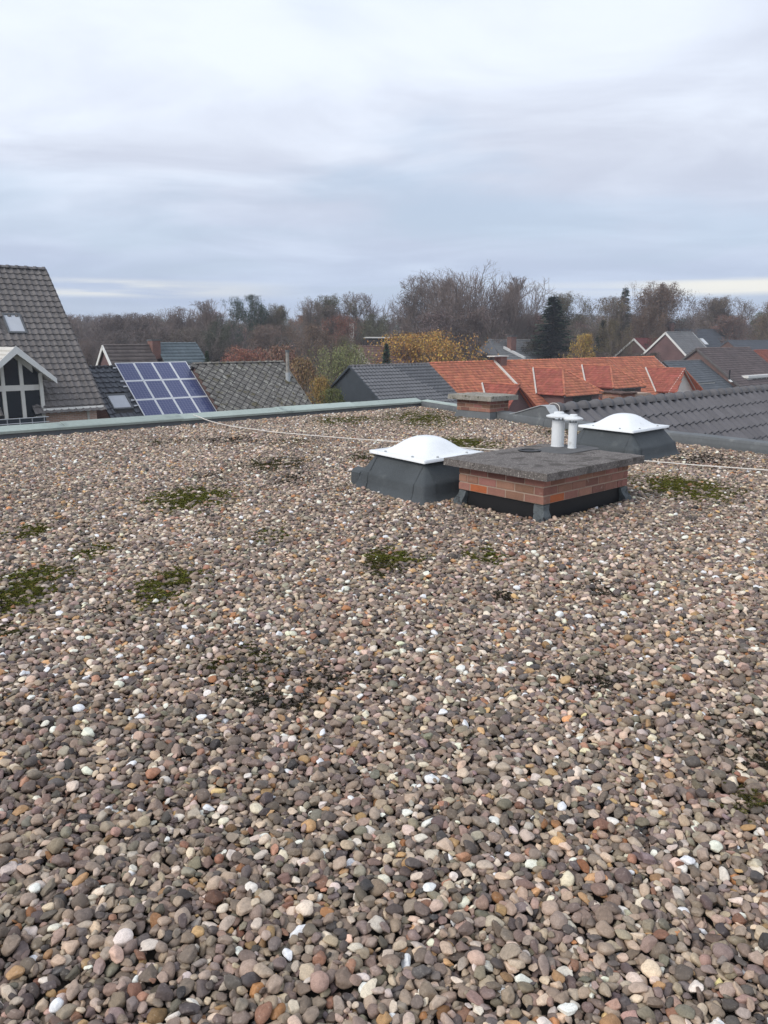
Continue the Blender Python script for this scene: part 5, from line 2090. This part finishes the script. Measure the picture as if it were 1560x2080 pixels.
G1 = 'trees beyond the roofs'
# the tall bare group right of the middle
tree('bare_tree', 'tallest bare tree of the group right of the middle, widest crown', 972, 553, 112, 'bare_fan', 185, BROWN, group=G1)
tree('bare_tree', 'bare tree with a dark dense top at the left of the tall group', 868, 563, 114, 'bare_c', 95, (.07, .07, .055), group=G1)
tree('bare_tree', 'slender bare tree at the right end of the tall group', 1058, 575, 110, 'bare_fan', 115, BROWN, group=G1)
tree('bare_tree', 'bare tree inside the tall group, just right of the dark-topped one', 912, 566, 120, 'bare_b', 110, PURP, group=G1)
tree('bare_tree', 'bare tree inside the tall group, just right of the tallest', 1015, 566, 118, 'bare_tall', 120, PURP, group=G1)
tree('bare_tree', 'lower bare tree in front of the tall group', 985, 625, 104, 'thin_a', 110, (.12, .09, .08), group=G1)
tree('bare_tree', 'low brown tree at the foot of the tall group on the left', 900, 632, 100, 'thin_c', 90, PURP, group=G1)
# conifers
tree('spruce_tree', 'dark pointed spruce right of the tall bare trees', 1126, 602, 104, 'spruce', 92, DKG)
tree('pine_tree', 'narrow dark conifer tip rising above the brown trees on the right', 1271, 584, 150, 'pine', 34, DKG)
tree('spruce_tree', 'small dark green conifer in front of the faded red-brown roof', 785, 698, 72, 'spruce', 34, (.03, .055, .035))
tree('spruce_tree', 'small conifer beside the blue-grey ribbed roof', 420, 712, 62, 'spruce', 26, (.04, .055, .035))
tree('spruce_tree', 'dark conifer among the trunks right of the spruce', 1226, 650, 112, 'spruce', 40, (.03, .04, .026))
# the colourful near ones
tree('golden_tree', 'broad golden-brown tree behind the dark gabled house', 868, 676, 84, 'dome', 180, GOLD)
tree('red_shrub', 'reddish autumn shrub behind the lichen slate roof', 500, 708, 74, 'dome', 105, (.22, .10, .07), cat='shrub')
tree('brown_shrub', 'brown thinning shrub right of the red shrub', 570, 704, 72, 'bush_b', 95, (.17, .10, .07), cat='shrub')
tree('green_tree', 'yellow-green tree in the gap between slate roof and dark gable', 690, 703, 60, 'dome', 105, (.155, .165, .075))
tree('yellow_shrub', 'yellow-brown shrub low in the gap beside the dark gable', 645, 768, 52, 'bush', 60, (.25, .17, .055), cat='shrub')
tree('olive_shrub', 'olive shrub in the gap behind the thin flue', 612, 728, 56, 'bush_b', 75, (.20, .135, .07), cat='shrub')
tree('green_shrub', 'low green shrub at the bottom of the gap between the houses', 668, 790, 50, 'bush', 70, (.10, .11, .04), cat='shrub')
tree('brown_shrub', 'bare brownish shrub hiding the foot of the slim white tower', 716, 682, 100, 'thin_b', 45, (.12, .10, .06), cat='shrub')
tree('yellow_tree', 'small yellow tree beside the dark spruce', 1182, 680, 98, 'bush', 55, (.30, .20, .055))
tree('evergreen_tree', 'dense dark evergreen tree left of the middle', 484, 601, 116, 'leafy_a', 105, (.040, .055, .042))
# single trees on the right
for (px, yt, Y, kd, w, c, lb) in [
        (1182, 597, 118, 'thin_b', 95, (.11, .10, .065), 'olive-brown tree right of the dark spruce'),
        (1238, 603, 116, 'thin_a', 90, (.115, .095, .06), 'brown tree left of the narrow conifer tip'),
        (1305, 578, 120, 'thin_b', 105, (.13, .090, .065), 'tall brown tree right of the narrow conifer tip'),
        (1362, 590, 122, 'thin_a', 100, (.10, .075, .06), 'dark brown tree above the brick gable'),
        (1330, 625, 112, 'leafy_b', 80, (.10, .07, .05), 'lower dense brown tree above the maroon roof'),
        (1425, 610, 150, 'bare_a', 90, PURP, 'pale bare tree above the end-wall chimney'),
        (1510, 604, 140, 'thin_b', 110, (.12, .095, .07), 'rounded brown tree near the right edge'),
        (1572, 612, 138, 'leafy_b', 90, (.13, .095, .06), 'olive-brown tree cut off by the right edge'),
        (1470, 640, 132, 'thin_c', 90, (.14, .085, .065), 'reddish-brown tree left of the rounded brown tree'),
        (1150, 655, 112, 'thin_c', 70, (.09, .075, .055), 'dull tree at the foot of the spruce'),
        (1260, 650, 106, 'leafy_b', 75, (.105, .085, .05), 'dense olive-brown tree behind the orange ridge'),
        (1080, 640, 118, 'thin_c', 60, (.17, .095, .075), 'rust-tinted tree between bare trunks and spruce')]:
    tree('brown_tree', lb, px, yt, Y, kd, w, c, group=G1)
# and on the left
for (px, yt, Y, kd, w, c, lb) in [
        (395, 613, 120, 'bare_a', 100, PURP, 'bare tree left of the dark evergreen'),
        (330, 625, 126, 'bare_c', 105, PURP, 'bare greyish tree above the blue-grey ribbed roof'),
        (268, 636, 128, 'thin_a', 100, (.10, .08, .075), 'brown-grey tree above the brown slate roof'),
        (205, 640, 124, 'thin_b', 95, (.095, .075, .07), 'brown-grey tree right of the steep grey roof'),
        (150, 640, 130, 'bare_b', 90, PURP, 'bare tree showing beside the verge of the steep grey roof'),
        (185, 690, 75, 'bare_c', 60, PURP, 'small bare tree just right of the steep grey roof'),
        (555, 622, 122, 'thin_b', 90, (.11, .10, .065), 'olive tree right of the dark evergreen'),
        (608, 610, 110, 'bare_c', 70, (.09, .085, .06), 'spindly tree above the thin flue'),
        (650, 618, 118, 'thin_c', 85, (.10, .085, .065), 'grey-brown tree behind the yellow-green tree'),
        (705, 602, 124, 'thin_b', 95, (.105, .105, .065), 'olive-grey tree behind the slim white tower'),
        (765, 597, 126, 'bare_a', 100, (.12, .11, .08), 'bare tree above the white flat roof edge'),
        (775, 640, 116, 'leafy_a', 80, (.085, .085, .055), 'dense olive tree right of the slim white tower'),
        (815, 620, 120, 'thin_c', 70, PURP, 'purplish bare tree left of the tall group'),
        (620, 660, 96, 'leafy_b', 100, (.12, .085, .06), 'rounded brown tree left of the slim white tower'),
        (545, 660, 100, 'thin_a', 95, (.13, .09, .07), 'brown tree above the red shrub'),
        (455, 655, 104, 'leafy_a', 75, (.06, .065, .045), 'dark green tree in front of the evergreen'),
        (670, 640, 104, 'thin_b', 80, (.18, .085, .06), 'red-tinted tree beside the slim white tower'),
        (395, 668, 98, 'thin_a', 90, (.085, .075, .06), 'dull brown tree behind the blue-grey ribbed roof'),
        (300, 665, 104, 'thin_c', 90, (.10, .08, .075), 'thin brown tree behind the dark square chimney'),
        (235, 672, 96, 'thin_b', 80, (.10, .085, .08), 'low grey-brown tree behind the white-edged brown roof')]:
    tree('brown_tree', lb, px, yt, Y, kd, w, c, group=G1)

# the wood behind, which reads as one mass
wk = ['bare_a', 'bare_b', 'bare_c', 'thin_a', 'thin_b', 'thin_c', 'leafy_b', 'bare_tall']
wcol = proto_collection('wood_tree', [KINDS[k][2] for k in wk])
wP, wS, wI, wC = [], [], [], []
rs = random.Random(5)
for i in range(560):
    Y = rs.uniform(138, 330)
    X = rs.uniform(-1, 1) * (.56 * Y + 25)
    if Y < 150 and rs.random() < .5:
        continue
    H = (rs.uniform(9.5, 13.5) + 3.2 * mnoise.noise(Vector((X * .03, Y * .02, 1.7)))) * (1 + (Y - 150) / 700)
    k = rs.randrange(len(wk))
    h0, w0 = KW[wk[k]]
    s = H / h0
    wP.append((X, Y, GROUND)); wS.append((s * rs.uniform(.9, 1.3),) * 2 + (s,)); wI.append(k)
    c = rs.choice([(.105, .085, .075), (.10, .10, .060), (.15, .090, .060), (.09, .08, .075), (.070, .078, .048), (.13, .11, .06)])
    wC.append(tuple(v * rs.uniform(1.1, 1.8) for v in c))
# underwood closes the view between the trunks
for i in range(420):
    Y = rs.uniform(96, 300)
    X = rs.uniform(-1, 1) * (.56 * Y + 25)
    k = rs.choice([3, 4, 5, 6])
    H = rs.uniform(5, 8.5)
    s = H / KW[wk[k]][0]
    wP.append((X, Y, GROUND)); wS.append((s * 1.6, s * 1.6, s)); wI.append(k)
    wC.append(rs.choice([(.095, .075, .065), (.085, .075, .055), (.11, .075, .06)]))
wR = [(0, 0, rs.uniform(0, 6.28)) for _ in wP]
wd = scatter('wood', np.array(wP), np.array(wR), np.array(wS), np.array(wI), np.array(wC), wcol)
wd['label'] = 'leafless autumn wood along the horizon behind the houses'
wd['category'] = 'wood'

# ================================================================== the damp November air
m_haze = bpy.data.materials.new('haze_air')
m_haze.use_nodes = True
nt = m_haze.node_tree
nt.nodes.clear()
ho = nt.nodes.new('ShaderNodeOutputMaterial')
hv_ = nt.nodes.new('ShaderNodeVolumePrincipled')
hv_.inputs['Color'].default_value = (.80, .86, .96, 1)
hv_.inputs['Density'].default_value = .0007
nt.links.new(hv_.outputs[0], ho.inputs['Volume'])
hb = MB().box((-1300, -320, GROUND - 1), (2600, 0, 0), (0, 1900, 0), (0, 0, 27))
hz_o = hb.build('haze', m_haze)
hz_o['kind'] = 'stuff'
